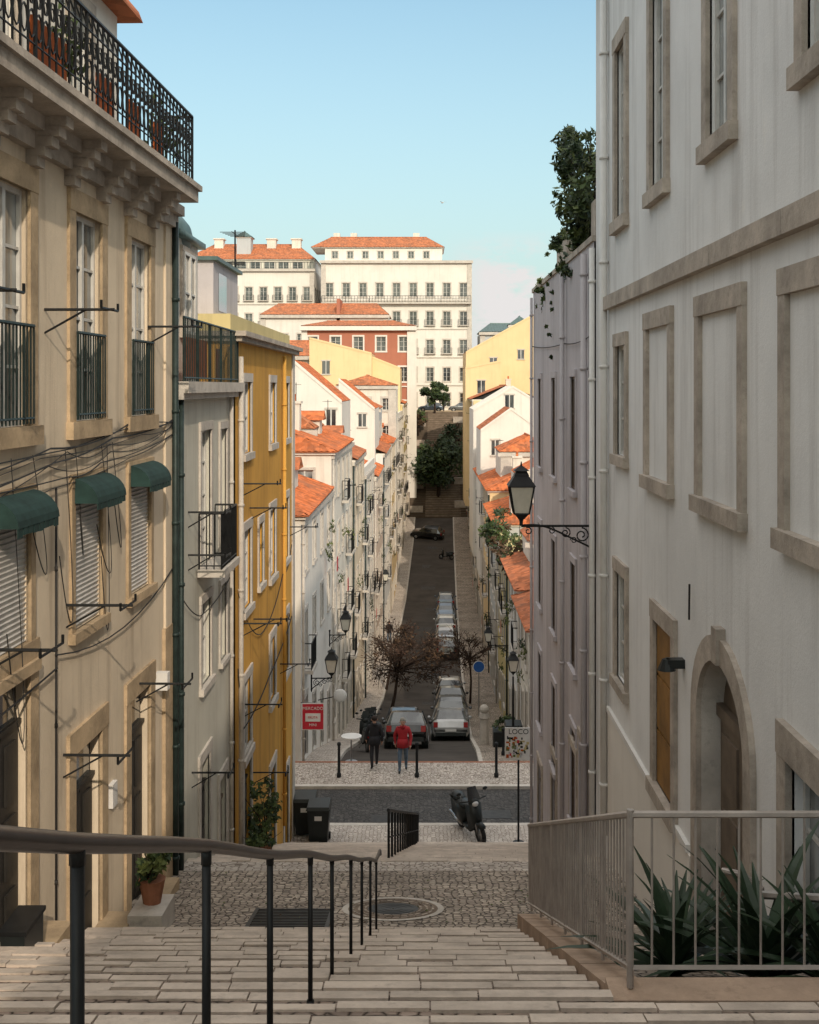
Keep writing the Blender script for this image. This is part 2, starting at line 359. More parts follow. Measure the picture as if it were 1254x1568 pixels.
def ring(p,r0,r1,dz,seg=40):
    for k in range(seg):
        a=2*math.pi*k/seg; b2=2*math.pi*(k+1)/seg
        q=[(cx+r*math.cos(t),cy+r*math.sin(t)) for r,t in ((r0,a),(r1,a),(r1,b2),(r0,b2))]
        p.poly(*[(x,y,onland(y,dz)) for x,y in q])
ring(pm,.60,.68,.010); ring(g.part('paving_inside',M['stepd']),.34,.60,.009); ring(pd,.02,.34,.008)
for i,rr in enumerate((.10,.18,.26,.36,.44,.52)): ring(g.part('ribs',M['metal'] if rr<.3 else M['cob']),rr,rr+.03,.014)
g=Group('drain_grate'); p=g.part('frame',M['metal'])
for a,b_ in ((-2.25,-2.2),(-1.25,-1.2)): p.sbox(a,b_,14.75,15.95,onland(14.75,.02),onland(15.95,.02),onland(14.75,-.05),onland(15.95,-.05))
p.sbox(-2.2,-1.25,14.75,15.95,onland(14.75,.008),onland(15.95,.008),onland(14.75,-.05),onland(15.95,-.05))
for i in range(14):
    y=14.8+i*.083; p.sbox(-2.2,-1.25,y,y+.035,onland(y,.018),onland(y+.035,.018),onland(y,-.02),onland(y,-.02))
rl=random.Random(77)
g=Group('fallen_leaves')
for i in range(260):
    x=rl.uniform(-3.8,2.6); y=rl.uniform(14.6,18.3)
    if rl.random()<.5: x=1.9+rl.gauss(0,.5); y=16.4+rl.gauss(0,.5)
    x=min(2.9,max(-3.9,x)); y=min(18.4,max(14.5,y)); s=rl.uniform(.015,.035); a=rl.uniform(0,6.28); z=onland(y,.012)
    g.part('leaves',rl.choice([M['leafb'],M['leaf3'],M['leaf2']])).poly((x,y,z),(x+s*math.cos(a),y+s*math.sin(a),z+.01),(x+s*1.6*math.cos(a+.6),y+s*1.6*math.sin(a+.6),z+.004),(x+s*math.cos(a+1.2),y+s*math.sin(a+1.2),z+.012))
g=Group('pavement_near'); g.part('cobbles',M['cobw']).box(-60,60,33.0,34.7,-13.3,-12.75); g.part('kerb',M['stonew']).box(-60,60,34.7,34.9,-13.3,-12.745)
g=Group('cross_street_road'); g.part('setts',M['cobd']).box(-60,60,34.9,38.2,-13.5,-12.88)
g.part('drain_cover',M['metal']).box(-1.6,-.9,35.3,35.9,-12.9,-12.872); g.part('drain_cover',M['metal']).box(1.3,2.6,35.6,36.3,-12.9,-12.872)
g=Group('pavement_far'); g.part('kerb',M['stonew']).box(-60,60,38.2,38.4,-13.5,-12.78); g.part('cobbles',M['cobw']).box(-60,60,38.4,40.6,-13.6,-12.785)
g.part('red_edge',M['terra']).box(-60,60,40.6,40.75,-13.6,-12.78)
def strip(p,xa,xb,ys,dz):
    for a,b in zip(ys[:-1],ys[1:]):
        p.hexa([(xa(a),a,prof(a)+dz-.5),(xb(a),a,prof(a)+dz-.5),(xb(b),b,prof(b)+dz-.5),(xa(b),b,prof(b)+dz-.5),(xa(a),a,prof(a)+dz),(xb(a),a,prof(a)+dz),(xb(b),b,prof(b)+dz),(xa(b),b,prof(b)+dz)])
Y2=[40.75,46,52,58,66,75,86,97,108,120,135,150,160]
g=Group('street_road'); strip(g.part('asphalt',M['asph']),lambda y:Xc(y)-2.9,lambda y:Xc(y)+2.1,Y2,-.1)
for i in range(9):
    y=62+i*10.5; x=Xc(y)-.8+rl.uniform(-.8,.5); zz=prof(y)-.094; zz2=prof(y+1.6)-.094; g.part('repair_patches',M['cobd']).poly((x,y,zz),(x+rl.uniform(.8,1.6),y,zz),(x+rl.uniform(.8,1.6),y+1.6,zz2),(x,y+1.6,zz2))
g=Group('street_pavement'); strip(g.part('paving',M['cobw']),lambda y:Xc(y)-4.3,lambda y:Xc(y)-3.05,Y2,.03); strip(g.part('kerb',M['stonew']),lambda y:Xc(y)-3.05,lambda y:Xc(y)-2.9,Y2,.034)
g=Group('street_pavement'); strip(g.part('paving',M['cob']),lambda y:Xc(y)+2.25,lambda y:Xc(y)+4.4,Y2,.03); strip(g.part('kerb',M['stonew']),lambda y:Xc(y)+2.1,lambda y:Xc(y)+2.25,Y2,.034)
g=Group('hillside_staircase'); a=g.part('steps',M['earth']); e=g.part('edges',M['stepd'])
for k in range(50):
    y=160+k*.6; z=-17.5+(k+1)*.27; c=Xc(y); a.box(c-5,c+5,y,y+.62,z-1,z); e.box(c-1.6,c+3.2,y-.04,y+.12,z-.2,z+.02)
for k in range(0,50,10): 
    y=160+k*.6; c=Xc(y); zz=-17.5+k*.27
    g.part('side_walls',M['stone']).box(c-4.1,c-3.7,y,y+6,zz,zz+3.0)
    g.part('terrace_walls',M['stone']).box(c-3.6,c-1.9,y+1,y+1.3,zz-.5,zz+1.4); g.part('terrace_walls',M['stone']).box(c+2.4,c+4.2,y+2,y+2.3,zz-.5,zz+2.0)
g=Group('upper_square'); g.part('paving',M['tan']).box(-40,60,190,202,-4.8,-4.0)
# ------------------------------------------------------------ left cream building
g=Group('cream_townhouse'); F=Frame((-4.42,0),(.03,1),(1,-.03)); T=M['stone']; W=M['cream']; ops=[]
cs=[7.0,9.35,11.7,14.15,16.45]
for c in cs:
    ops.append(dict(r=(c-.5,c+.5,-.4,2.0),s=.22,sm=M['tan'],bal='french',bm=M['irong'],d=.11,ny=4,gm=M['glass']))
    ops.append(dict(r=(c-.52,c+.52,-2.8,-1.15),k='roller',s=.13,sm=M['tan'],d=.07))
    zt=-4.2 if c>12.5 else prof(c)+2.7
    ops.append(dict(r=(c-.5,c+.5,prof(c)-.15,zt),k='door',dm=M['doord'],s=.24,sm=M['tan'],d=.13))
facade(g,F,3.5,18.3,-9.5,2.75,ops,W)
w=g.part('walls',W); w.box(-14,-4.6,3.5,18.2,-9.5,2.7); w.poly(F.p(18.3,-9.5),F.p(18.3,-9.5,-6),F.p(18.3,2.75,-6),F.p(18.3,2.75))
t=g.part('trim',T)
t.fbox(F,3.5,18.32,2.42,2.60,-.02,.10); t.fbox(F,3.5,18.3,2.60,2.75,-.02,.2); t.fbox(F,3.5,17.9,2.75,2.98,-.02,.5); t.fbox(F,3.5,17.95,2.92,3.0,.1,.55)
u=4.0
while u<18:
    for k in range(5): t.fbox(F,u-.11,u+.11,2.25+k*.1,2.36+k*.1,.0,.12+k*.075)
    u+=1.18
g.part('pilaster',M['tan']).fbox(F,17.72,18.32,-9,-3.6,-.02,.05); g.part('pilaster',M['tan']).fbox(F,3.5,17.6,-9.4,-8.9,0,.06)
g.part('pilaster',W).fbox(F,17.8,18.32,-3.6,2.42,-.02,.035)
balus(g.part('top_balcony_railing',M['iron']),[F.p(3.5,2.99,.45),F.p(17.7,2.99,.45),F.p(17.7,2.99,.02)],1.0,.19,.012,True,.024)
ops=[dict(r=(c-.45,c+.45,3.0,5.0),s=.12,sm=T,d=.12,ny=3) for c in (7.5,10.2,12.9,15.6)]
F2=Frame((-4.97,0),(.03,1),(1,-.03)); facade(g,F2,3.5,17.3,2.7,5.35,ops,M['white2']); w2=g.part('attic_side',M['white2']); w2.poly(F2.p(17.3,2.7),F2.p(17.3,2.7,-6),F2.p(17.3,5.35,-6),F2.p(17.3,5.35))
z=g.part('attic_roof',M['tile2']); z.hexa([F2.p(3.5,5.35,.3),F2.p(17.6,5.35,.3),F2.p(17.6,5.35,-8),F2.p(3.5,5.35,-8),F2.p(3.5,5.5,.25),F2.p(17.55,5.5,.25),F2.p(15.5,8.0,-5),F2.p(3.5,8.0,-5)])
d_=g.part('dormer',M['white2']); 
for c in (15.4,11.0):
    d_.fbox(F2,c-.8,c+.8,5.4,7.0,-2.5,-.1); g.part('glass',M['glassd']).fq(F2,c-.4,c+.4,5.7,6.9,-.09)
    g.part('dormer_roof',M['zinc']).tube([F2.p(c,6.85,-2.6),F2.p(c,6.85,.1)],.92,14)
for c,wd in ((6,.5),(9,.6),(11.9,.5),(13.8,.3),(15.0,.25),(16.2,.2)):
    g.part('orange_screens',M['orange']).fbox(F,c-wd,c+wd,3.0,3.55,.3,.34)
for c in (8.2,12.6,16.6):
    for i in range(60):
        a=Vector(F.p(c+R.gauss(0,.25),3.2+abs(R.gauss(0,.3)),.25+R.uniform(-.1,.1))); b_=a+Vector((R.uniform(-.08,.08),R.uniform(-.08,.08),R.uniform(.05,.2))); g.part('balcony_plants',M['leaf2']).poly(a,b_,b_+Vector((.05,.06,-.02)))
aw=g.part('awnings',M['awn'])
for c in cs:
    for k in range(6):
        t0=k/6*math.pi/2; t1=(k+1)/6*math.pi/2; f_=lambda e,t:F.p(c+e,-1.27+.22*math.cos(t)-.06*(t/1.57),.04+.27*math.sin(t))
        aw.poly(f_(-.57,t0),f_(.57,t0),f_(.57,t1),f_(-.57,t1))
    for e in(-.57,.57): aw.poly(*([F.p(c+e,-1.33,.04)]+[F.p(c+e,-1.27+.22*math.cos(t*math.pi/12)-.01*t,.04+.27*math.sin(t*math.pi/12)) for t in range(7)]))
    for j in range(8): aw.fbox(F,c-.57+j*.1425,c-.57+j*.1425+.12,-1.41+R.uniform(-.01,.01),-1.33,.295,.305)
for (u,v) in ((12.7,.82),(16.9,.85),(13.4,-2.45),(16.3,-4.05),(13.3,-4.1),(9.9,.8),(10.9,-2.4)): bracket(g,F,u,v,.75,.6)
pipe(g,F,18.2,-8,2.5,.05); pipe(g,F,12.95,-6.2,-1.1,.013,M['cable'],.04)
for i in range(8):
    v=-.6-.06*i; j=lambda s_:R.uniform(-s_,s_)
    cable(g,F,[(3.5,v-R.uniform(-.3,.8)),(8+j(2),v-.2+j(.35)),(12.9+j(.6),v-.05+j(.12)),(15.6+j(1.2),v+.1+j(.15)),(18.2,v*.6-.1+j(.1))],R.choice([.006,.009,.012]),R.uniform(-.02,.16))
for i in range(7):
    a=R.uniform(10,16); P=[]; b0=R.uniform(-.3,.3); L_=R.uniform(1.2,3.0); w_=R.uniform(.2,.6)
    cp=g.part('cables',M['cable']); cp.tube([F.p(a+w_*math.sin(t*3.1)+b0*t,-.7-L_*math.sin(t*math.pi*.8),.05) for t in [k/14 for k in range(15)]],.006,4,False)
cable(g,F,[(12.9,-2.9),(18.2,-2.75)],.01,.3); cable(g,F,[(3.5,-3.2),(12.95,-3.05)],.012,.1)
g.part('wall_lamp_box',M['white_p']).fbox(F,17.3,17.45,-4.4,-4.15,0,.18); g.part('meter_box',M['white_p']).fbox(F,15.0,15.2,-5.3,-5.0,0,.06)
st=g.part('door_steps',M['tan'])
for c in cs: st.fbox(F,c-.75,c+.75,prof(c)-.6,prof(c)+.02,.0,.38)
# ------------------------------------------------------------ pale house
g=Group('pale_townhouse'); F=Frame((-3.86,0),(0,1),(1,0)); W=M['pale']
ops=[dict(r=(20.55,21.5,-3.1,-.76),bal='proj',s=.13,sm=M['stonew'],ny=4),dict(r=(20.6,21.5,-5.2,-3.75),s=.13,sm=M['stonew']),dict(r=(22.5,23.2,-5.2,-3.75),s=.1,sm=M['stonew']),
 dict(r=(20.5,21.4,-9,-6.5),k='door',s=.16,sm=M['stonew'],dm=M['doord']),dict(r=(22.4,23.2,-9.8,-7.4),k='door',s=.14,sm=M['stonew'],dm=M['door']),dict(r=(22.5,23.2,-3.0,-.8),s=.12,sm=M['stonew'],ny=4)]
facade(g,F,18.3,23.66,-11,-.12,ops,W); w=g.part('walls',W); w.box(-12,-4.1,18.4,23.6,-11,-.12)
t=g.part('terrace_slab',M['stonew']); t.box(-10,-3.62,18.35,23.9,-.1,.08); t.box(-10,-3.7,18.35,23.8,-.2,-.1)
balus(g.part('terrace_railing',M['irong']),[(-3.72,18.45,.08),(-3.72,23.8,.08),(-4.6,23.8,.08)],1.0,.14,.010)
t=g.part('turret',M['white2']); t.box(-5.2,-4.12,19.7,21.7,.08,2.55); Ft=Frame((-4.11,0),(0,1),(1,0)); opening(g,Ft,dict(r=(20.2,21.2,.9,2.3),d=-.01,s=.08),W,0)
t=g.part('turret_roof',M['zinc'],True); t.box(-5.3,-4.0,19.6,21.85,2.5,2.6); t.ball((-4.65,20.7,2.6),.62,1.1,.5,14,8)
g.part('orange_screens',M['orange']).box(-3.85,-3.82,19,21,.15,.8); g.part('orange_screens',M['orange']).box(-3.85,-3.82,22,22.6,.15,.7)
for v in (-2.05,-2.75): bracket(g,F,19.5,v)
bracket(g,F,19.8,-6.4); pipe(g,F,18.55,-9,.0,.045); pipe(g,F,23.4,-9.5,-.2,.04,M['stonew'])
cable(g,F,[(18.4,-3.1),(20.3,-3.9),(23.6,-3.7)],.01,.1)
# ------------------------------------------------------------ ochre building
g=Group('ochre_townhouse'); F=Frame((-3.75,0),(0,1),(1,0)); W=M['ochre']; ops=[]
for c in (25.2,29.4,32.3):
    for (a,b_) in ((-1.4,.1),(-4.65,-3.0),(-7.7,-6.15)): ops.append(dict(r=(c-.5,c+.5,a,b_),s=.16,sm=M['stonew'],d=.1))
    ops.append(dict(r=(c-.5,c+.5,prof(c)-.3,prof(c)+2.1),k='door',s=.18,sm=M['stonew'],dm=M['doord']))
for c in (27.3,): ops.append(dict(r=(c-.35,c+.35,-4.5,-3.1),s=.14,sm=M['stonew']))
facade(g,F,23.66,34.2,-14,.95,ops,W)
w=g.part('walls',W); w.box(-13,-4.0,23.7,34.1,-14,.9); w.poly((-3.75,34.2,-14),(-12,34.2,-14),(-12,34.2,.95),(-3.75,34.2,.95)); w.poly((-3.75,23.66,-.1),(-12,23.66,-.1),(-12,23.66,.95),(-3.75,23.66,.95))
t=g.part('cornice',M['stone']); t.box(-12,-3.6,23.55,34.35,.9,1.0); t.box(-12,-3.5,23.45,34.45,1.0,1.1); g.part('parapet',M['lemon']).box(-12,-3.85,23.7,34.1,1.1,1.45)
g.part('quoins',M['stonew']).box(-3.9,-3.71,33.7,34.22,-14,.9)
t=g.part('roof_house',M['lav']); t.box(-8,-4.35,24.6,27.8,1.1,2.6); g.part('roof_house_cap',M['zinc']).box(-8.1,-4.25,24.5,27.9,2.6,2.68); g.part('glass',M['glassd']).box(-4.36,-4.34,25.2,26.2,1.6,2.4)
for (u,v) in ((24.6,-2.0),(25.6,-2.6),(24.7,-4.9),(26.2,-5.1),(24.8,-6.6),(26,-8.4),(31,-7.2),(33.2,-3.9)): bracket(g,F,u,v,.8,.5)
pipe(g,F,31.3,-11.5,.8,.05,M['ochre']); pipe(g,F,23.9,-10,.6,.05,M['stonew']); cable(g,F,[(23.7,-4.1),(27,-5.6),(31.2,-4.9),(33.3,-4.4)],.012,.25); cable(g,F,[(24.0,-2.8),(24.3,-6.0)],.012,0)
cable(g,F,[(23.7,-5.6),(24.4,-7.0),(28.5,-6.9),(33.3,-6.4)],.014,.1)
tv=g.part('antennas',M['iron'])
def antenna(p,x,y,z,h):
    p.tube([(x,y,z),(x,y,z+h)],.02,4)
    for i in range(5): p.tube([(x-.3+.03*i,y-.4+.2*i,z+h-.1),(x+.3-.03*i,y-.4+.2*i,z+h-.1)],.008,4)
    p.tube([(x,y-.5,z+h-.1),(x,y+.5,z+h-.1)],.01,4)
antenna(tv,-4.6,29,1.4,2.4); antenna(tv,-4.9,31,1.4,1.9)
# ------------------------------------------------------------ right white building
TOPR=7.6
g=Group('white_townhouse'); F=Frame((3.0,0),(0,1),(-1,0)); W=M['white']; T=M['stone']; ops=[]
cs=[18.15,15.25,12.1,8.9,5.6,2.2,-1.2,-5,-9,-13,-17,-21,-25]
for i,c in enumerate(cs):
    hw=.45 if i else .42
    ops.append(dict(r=(c-hw,c+hw,2.55,5.2),s=.2,sm=T,sp=.05,ny=4,d=.1))
    if i==0: ops.append(dict(r=(c-.42,c+.42,-1.05,.62),s=.17,sm=T,sp=.045,d=.1))
    else:
        hw={15.25:.7,12.1:.8,8.9:.9}.get(c,.85); ops.append(dict(r=(c-hw,c+hw,-1.18,.76),k='blind',s=.19,sm=T,sp=.05))
ops.append(dict(r=(17.7,18.6,-4.5,-2.85),s=.17,sm=T,sp=.045,d=.1))
ops.append(dict(r=(14.35,15.45,-5.1,-3.0),k='board',dm=M['board'],s=.2,sm=T,sp=.05,d=.03))
ops.append(dict(r=(7.9,9.75,-4.7,-3.05),s=.24,sm=T,sp=.06,d=.14,ny=3))
ops.append(dict(r=(3,4.3,-4.0,-1.8),k='door',s=.24,sm=T,sp=.06,d=.2))
AU0,AU1,AV=11.05,12.95,-2.78
facade(g,F,-30,20.9,-10,TOPR,ops,W,0,[(AU0,AU1,-7,AV)])
w=g.part('walls',W); w.box(3.6,14,-30,20.8,-10,TOPR-.1); w.poly((3,20.9,2),(14,20.9,2),(14,20.9,TOPR),(3,20.9,TOPR)); w.poly((3,-30,-10),(14,-30,-10),(14,-30,TOPR),(3,-30,TOPR))
n=16; arc=[(AU0+(AU1-AU0)*(.5-.5*math.cos(math.pi*i/n)),AV-.75+.75*math.sin(math.pi*i/n)) for i in range(n+1)]
tp=g.part('arched_surround',T); lin=g.part('arch_lining',M['stonew']); dr=g.part('arched_door',M['door'])
for (a,b_) in zip(arc[:-1],arc[1:]):
    w.poly(F.p(a[0],a[1]),F.p(b_[0],b_[1]),F.p(b_[0],AV),F.p(a[0],AV))
    lin.poly(F.p(a[0],a[1],-.001),F.p(b_[0],b_[1],-.001),F.p(b_[0],b_[1],-.3),F.p(a[0],a[1],-.3))
def off(pt,d):
    cx_,cy_=(AU0+AU1)/2,AV-.75; dx,dy=(pt[0]-cx_)/.95,(pt[1]-cy_)/.75; l=math.hypot(dx,dy) or 1; return (pt[0]+dx/l*d,pt[1]+max(0,dy/l)*d)
for (a,b_) in zip(arc[:-1],arc[1:]):
    A,B=off(a,.26),off(b_,.26)
    tp.hexa([F.p(*a,-.0),F.p(*b_,-.0),F.p(*b_,.06),F.p(*a,.06),F.p(*A,-.0),F.p(*B,-.0),F.p(*B,.06),F.p(*A,.06)])
for e0,e1 in ((AU0-.26,AU0),(AU1,AU1+.26)): tp.fbox(F,e0,e1,-7,AV-.75,-.0,.06)
lin.fbox(F,AU1,AU1+.03,-7,AV-.75,-.3,-.001); lin.fbox(F,AU0-.03,AU0,-7,AV-.75,-.3,-.001)
tp.fbox(F,11.9,12.1,AV,AV+.36,0,.1)
dr.fq(F,AU0,AU1,-7,AV,-.24)
for a,b_ in ((AU0+.05,11.98),(12.02,AU1-.05)):
    dr.fbox(F,a,b_,-6.5,-3.58,-.235,-.20)
    for c,e in ((-6.3,-5.5),(-5.3,-4.5),(-4.3,-3.7)): dr.fbox(F,a+.14,b_-.14,c,e,-.199,-.175)
dr.fbox(F,AU0+.01,AU1-.01,-3.55,-3.42,-.235,-.16)
t=g.part('string_course',T)
u=-30
while u<19.4:
    l=min(R.uniform(.9,1.9),19.4-u); t.fbox(F,u+.004,u+l-.004,1.24,1.45,-.02,.10+R.uniform(-.006,.006)); u+=l
g.part('plinth_ledge',M['white_p']).fbox(F,13.5,19.4,-5.27,-5.18,0,.05); g.part('plinth',M['white3']).fbox(F,13.4,19.4,-10,-5.27,0,.03)
pipe(g,F,19.45,-7.3,TOPR,.06,M['white_p']); pipe(g,F,20.7,-7.5,2.4,.05,M['white_p'],.1)
lm=g.part('wall_light',M['plastic']); lm.fbox(F,13.75,13.9,-3.25,-3.15,0,.2); lm.tube([F.p(13.82,-3.15,.2),F.p(13.82,-3.28,.2)],[.05,.11],10)
cable(g,F,[(20.8,-1.9),(20.8,-7)],.012,0); cable(g,F,[(13.3,-2.2),(13.32,-2.6)],.012,.0)
g.part('cornice',T).fbox(F,-30,20.95,TOPR-.4,TOPR+.2,0,.3)
# ------------------------------------------------------------ lavender building
g=Group('lavender_townhouse'); F=Frame((2.97,0),(0,1),(-1,0)); W=M['lav']; ops=[]
for c in (22.3,23.75,27.3,30.6):
    for i,(a,b_) in enumerate(((-2.05,.2),(-5.6,-3.5),(-8.7,-6.8))):
        if c==22.3 and i!=2: continue
        ops.append(dict(r=(c-.4,c+.4,a,b_),s=.12,sm=M['lav'],d=.06,fm=M['framed'],gm=M['glassd']))
    ops.append(dict(r=(c-.5,c+.5,prof(c)-.3,prof(c)+2.2),k='door',s=.14,sm=M['stone'],dm=M['door'],d=.1))
facade(g,F,20.9,32.6,-14,2.55,ops,W)
w=g.part('walls',W); w.box(3.3,13,21,32.5,-14,2.5); w.poly((2.97,32.6,-14),(13,32.6,-14),(13,32.6,2.55),(2.97,32.6,2.55))
g.part('coping',M['stone']).box(2.93,3.5,20.9,32.65,2.55,2.66); g.part('coping',M['stone']).box(3.5,13,20.9,32.6,2.5,2.55)
pipe(g,F,25.0,-10,2.4,.05,M['lav'],.09); pipe(g,F,21.6,-9,2.4,.06,M['lav'],.09); pipe(g,F,32.3,-12.5,2.4,.04,M['lav'])
t=g.part('roof_shed',M['stone']); t.box(3.1,5.5,26,28,2.55,3.4); t.box(3.0,5.6,21.0,21.5,2.55,3.3)
cable(g,F,[(20.9,.9),(25,.9),(32.6,1.1)],.012,.06)
# ------------------------------------------------------------ plants
def leafmass(g,c,rad,n,size,mats,name='foliage',clumps=12,seed=1,hang=0):
    r=random.Random(seed); cl=[]
    for i in range(clumps):
        while True:
            q=Vector((r.uniform(-1,1),r.uniform(-1,1),r.uniform(-1,1)))
            if q.length<1: break
        cl.append((Vector((c[0]+q.x*rad[0],c[1]+q.y*rad[1],c[2]+q.z*rad[2])),r.uniform(.22,.42)*min(rad),r.randrange(len(mats))))
    for i in range(n):
        cc,cr,mi=r.choice(cl)
        d=Vector((r.gauss(0,1),r.gauss(0,1),r.gauss(0,1))).normalized()*cr*(r.random()**.4)*1.25
        q=cc+d; m=mats[mi if r.random()<.75 else r.randrange(len(mats))]
        a=Vector((r.uniform(-1,1),r.uniform(-1,1),r.uniform(-1,1))).normalized(); b_=a.orthogonal().normalized(); s=size*r.uniform(.6,1.4)
        g.part(name,m).poly(q-a*s,q+b_*s*.45,q+a*s,q-b_*s*.45)
    return cl
def tree(name,base,h,rad,n,size,mats,seed,trunk=.16,clumps=22,twigs=4,ox=0):
    g=Group(name); r=random.Random(seed); tp=g.part('trunk',M['bark'],True); B=Vector(base); th=h-rad[2]*1.5
    top=B+Vector((r.uniform(-.2,.2)+ox*.5,r.uniform(-.2,.2),th)); tp.tube([B,B+(top-B)*.5+Vector((.06,0,0)),top],[trunk,trunk*.8,trunk*.65],8)
    c=(B.x+ox,B.y,B.z+h-rad[2]); cl=leafmass(g,c,rad,n,size,mats,'foliage',clumps,seed)
    for cc,cr,mi in cl:
        mid=top+(cc-top)*.5+Vector((r.uniform(-.3,.3),r.uniform(-.3,.3),r.uniform(-.1,.3)))*.5
        tp.tube([top,mid,cc],[trunk*.45,trunk*.25,.015],5,False)
        for k in range(twigs):
            e=cc+Vector((r.gauss(0,1),r.gauss(0,1),r.gauss(.3,.8))).normalized()*cr*1.7; tp.tube([cc-(cc-mid)*r.uniform(.1,.7),e],[.02,.006],3,False)
    return g
G3=[M['leaf1'],M['leaf2'],M['leaf3']]
g=Group('rooftop_ivy_bush'); leafmass(g,(3.15,23.2,3.7),(.65,1.9,1.0),3000,.085,G3,'foliage',34,3); leafmass(g,(2.95,22.8,4.5),(.4,1.2,.75),700,.07,G3,'foliage',14,4); leafmass(g,(2.95,30.5,2.3),(.14,1.7,.55),700,.06,G3,'trailing',14,5); leafmass(g,(2.9,27.6,2.0),(.1,.3,1.6),260,.05,G3,'trailing',10,6); leafmass(g,(2.9,24.6,2.9),(.3,1.5,.8),700,.07,G3,'trailing',16,9)
tb=g.part('stems',M['bark'])
for i in range(14):
    a=Vector((3.3,22+R.random()*3,2.6)); b_=Vector((3.05+R.gauss(0,.2),22+R.random()*2.6,3.6+R.random()*1.1)); tb.tube([a,(a+b_)/2+Vector((.1,0,.1)),b_],[.04,.025,.008],4,False)
BR=[M['leafb'],M['leafb2'],M['bark']]
tree('brown_leaf_tree',(-1.9,65,prof(65)),4.7,(2.7,2.2,1.4),1500,.085,BR,21,.11,38,12,1.2)
tree('brown_leaf_tree',(2.75,72,prof(72)),4.4,(1.7,2.2,1.1),420,.08,BR,22,.08,22,12,-.4)
tree('brown_leaf_tree',(-2.5,78,prof(78)),4.6,(1.7,2,1.2),700,.085,BR,23,.1,24,10,.5)
tree('evergreen_tree',(1.9,165,prof(165)),8.0,(3.7,3.2,3.0),5600,.30,[M['leaf1'],M['leaf1'],M['leaf2']],24,.3,46)
tree('evergreen_tree',(1.6,189,prof(189)),5.0,(2.4,2,1.6),2600,.26,[M['leaf1'],M['leaf2']],25,.2,26)
tree('evergreen_tree',(-1.0,182,prof(182)),4.0,(1.2,1.5,1.2),900,.22,[M['leafb'],M['leaf2']],26,.15,14)
tree('evergreen_tree',(4.4,176,prof(176)),5.0,(1.6,1.8,1.6),1500,.24,[M['leaf1'],M['leafb']],27,.15,20)
def agave(x,y,z,n,L,seed):
    g=Group('agave_plant'); r=random.Random(seed); p=g.part('leaves',M['agave'])
    for i in range(n):
        a=2*math.pi*i*.382+r.uniform(-.2,.2); el=math.radians(18+65*(i/n)+r.uniform(-8,8)); l=L*r.uniform(.75,1.1); pts=[]
        dirh=Vector((math.cos(a),math.sin(a),0)); side=Vector((-math.sin(a),math.cos(a),0)); pos=Vector((x,y,z)); e=el
        for k in range(7):
            w_=.06*(1-(k/6.0)**1.8)+.004; w_*=L; pts.append((pos-side*w_+Vector((0,0,w_*.4)),pos.copy(),pos+side*w_+Vector((0,0,w_*.4))))
            pos=pos+(dirh*math.cos(e)+Vector((0,0,1))*math.sin(e))*l/6; e-=.09+.05*r.random()
        for k in range(6):
            a0,b0,c0=pts[k];a1,b1,c1=pts[k+1]; p.poly(a0,b0,b1,a1); p.poly(b0,c0,c1,b1)
agave(1.85,8.9,-4.4,38,.95,1); agave(2.45,8.6,-4.3,44,1.15,2); agave(2.8,8.1,-4.1,34,.95,3); agave(2.15,9.9,-4.8,30,.8,4)
# ------------------------------------------------------------ right terrace wall & fence
g=Group('retaining_wall'); p=g.part('stone',M['curb'])
def wz(y): return -3.66-.379*(y-7.3)
y=7.42
while y<14.3:
    l=min(1.2,14.4-y); p.sbox(1.12,1.38,y,y+l-.01,wz(y),wz(y+l),wz(y)-.9,wz(y+l)-.9); y+=l
p.box(1.12,2.98,7.12,7.4,-4.6,-3.66)
g=Group('planting_bed'); g.part('soil',M['cob']).sbox(1.38,2.985,7.4,14.4,-3.85,-6.52,-5,-7.5)
g=Group('steel_railing'); p=g.part('bars',M['fence'])
A=Vector((1.25,7.26,-3.6)); Bv=Vector((1.25,14.3,wz(14.3)+.06)); C=Vector((2.97,7.26,-3.6)); Z=Vector((0,0,1))
for a,b_,sp in ((A,Bv,.13),(A,C,.125)):
    p.tube([a+Z*1.0,b_+Z*1.0],.022,6); p.tube([a+Z*.07,b_+Z*.07],.018,4)
    n=int((b_-a).length/sp)
    for i in range(n+1):
        q=a+(b_-a)*i/n; p.tube([q+(Z*0 if i%9==0 else Z*.07),q+Z*1.0],.014 if i%9==0 else .0075,5,False)
p.tube([A-Z*.05,A+Z*1.03],.022,8)
g=Group('white_handrail'); p=g.part('rail',M['fence']); p.tube([(2.35,9.6,-5),(2.35,9.6,-3.95),(2.38,9.5,-3.85),(2.5,9.35,-3.82),(2.62,9.3,-3.9),(2.62,9.3,-5)],.025,8); p.tube([(2.5,9.3,-3.95),(2.9,7.9,-3.4)],.03,6)
g=Group('stair_handrail'); p=g.part('top_rail',M['rail'],True); q=g.part('posts',M['iron'],True)
def rz(y): return .05-.4*y
pts=[(-.73+.011*y,y,rz(y)+.008*math.sin(y*2.1)) for y in [.6+.45*i for i in range(31)]]
pts+=[(-.57,14.7,rz(14.6)+.02),(-.56,15.0,rz(14.7)),(-.56,15.1,rz(14.7)-.08)]
p.tube(pts,.021,10)
for y in (1.2,2.42,3.77,5.2,6.85,8.25,10.05,11.5,12.95,14.2):
    x=-.73+.011*y; q.tube([(x,y,-1.0-.4*y),(x,y,rz(y)-.01)],.0145,8); q.tube([(x,y,-.98-.4*y+.12),(x,y,-.98-.4*y+.2)],.023,8); q.tube([(x,y,rz(y)-.05),(x,y,rz(y))],.017,8)
g=Group('stair_handrail'); q=g.part('posts',M['iron'])
for i in range(15):
    y=20+i*.93; x=-.6+.03*i; zz=prof(y); q.tube([(x,y,zz-.1),(x,y,zz+.95)],.022,6)
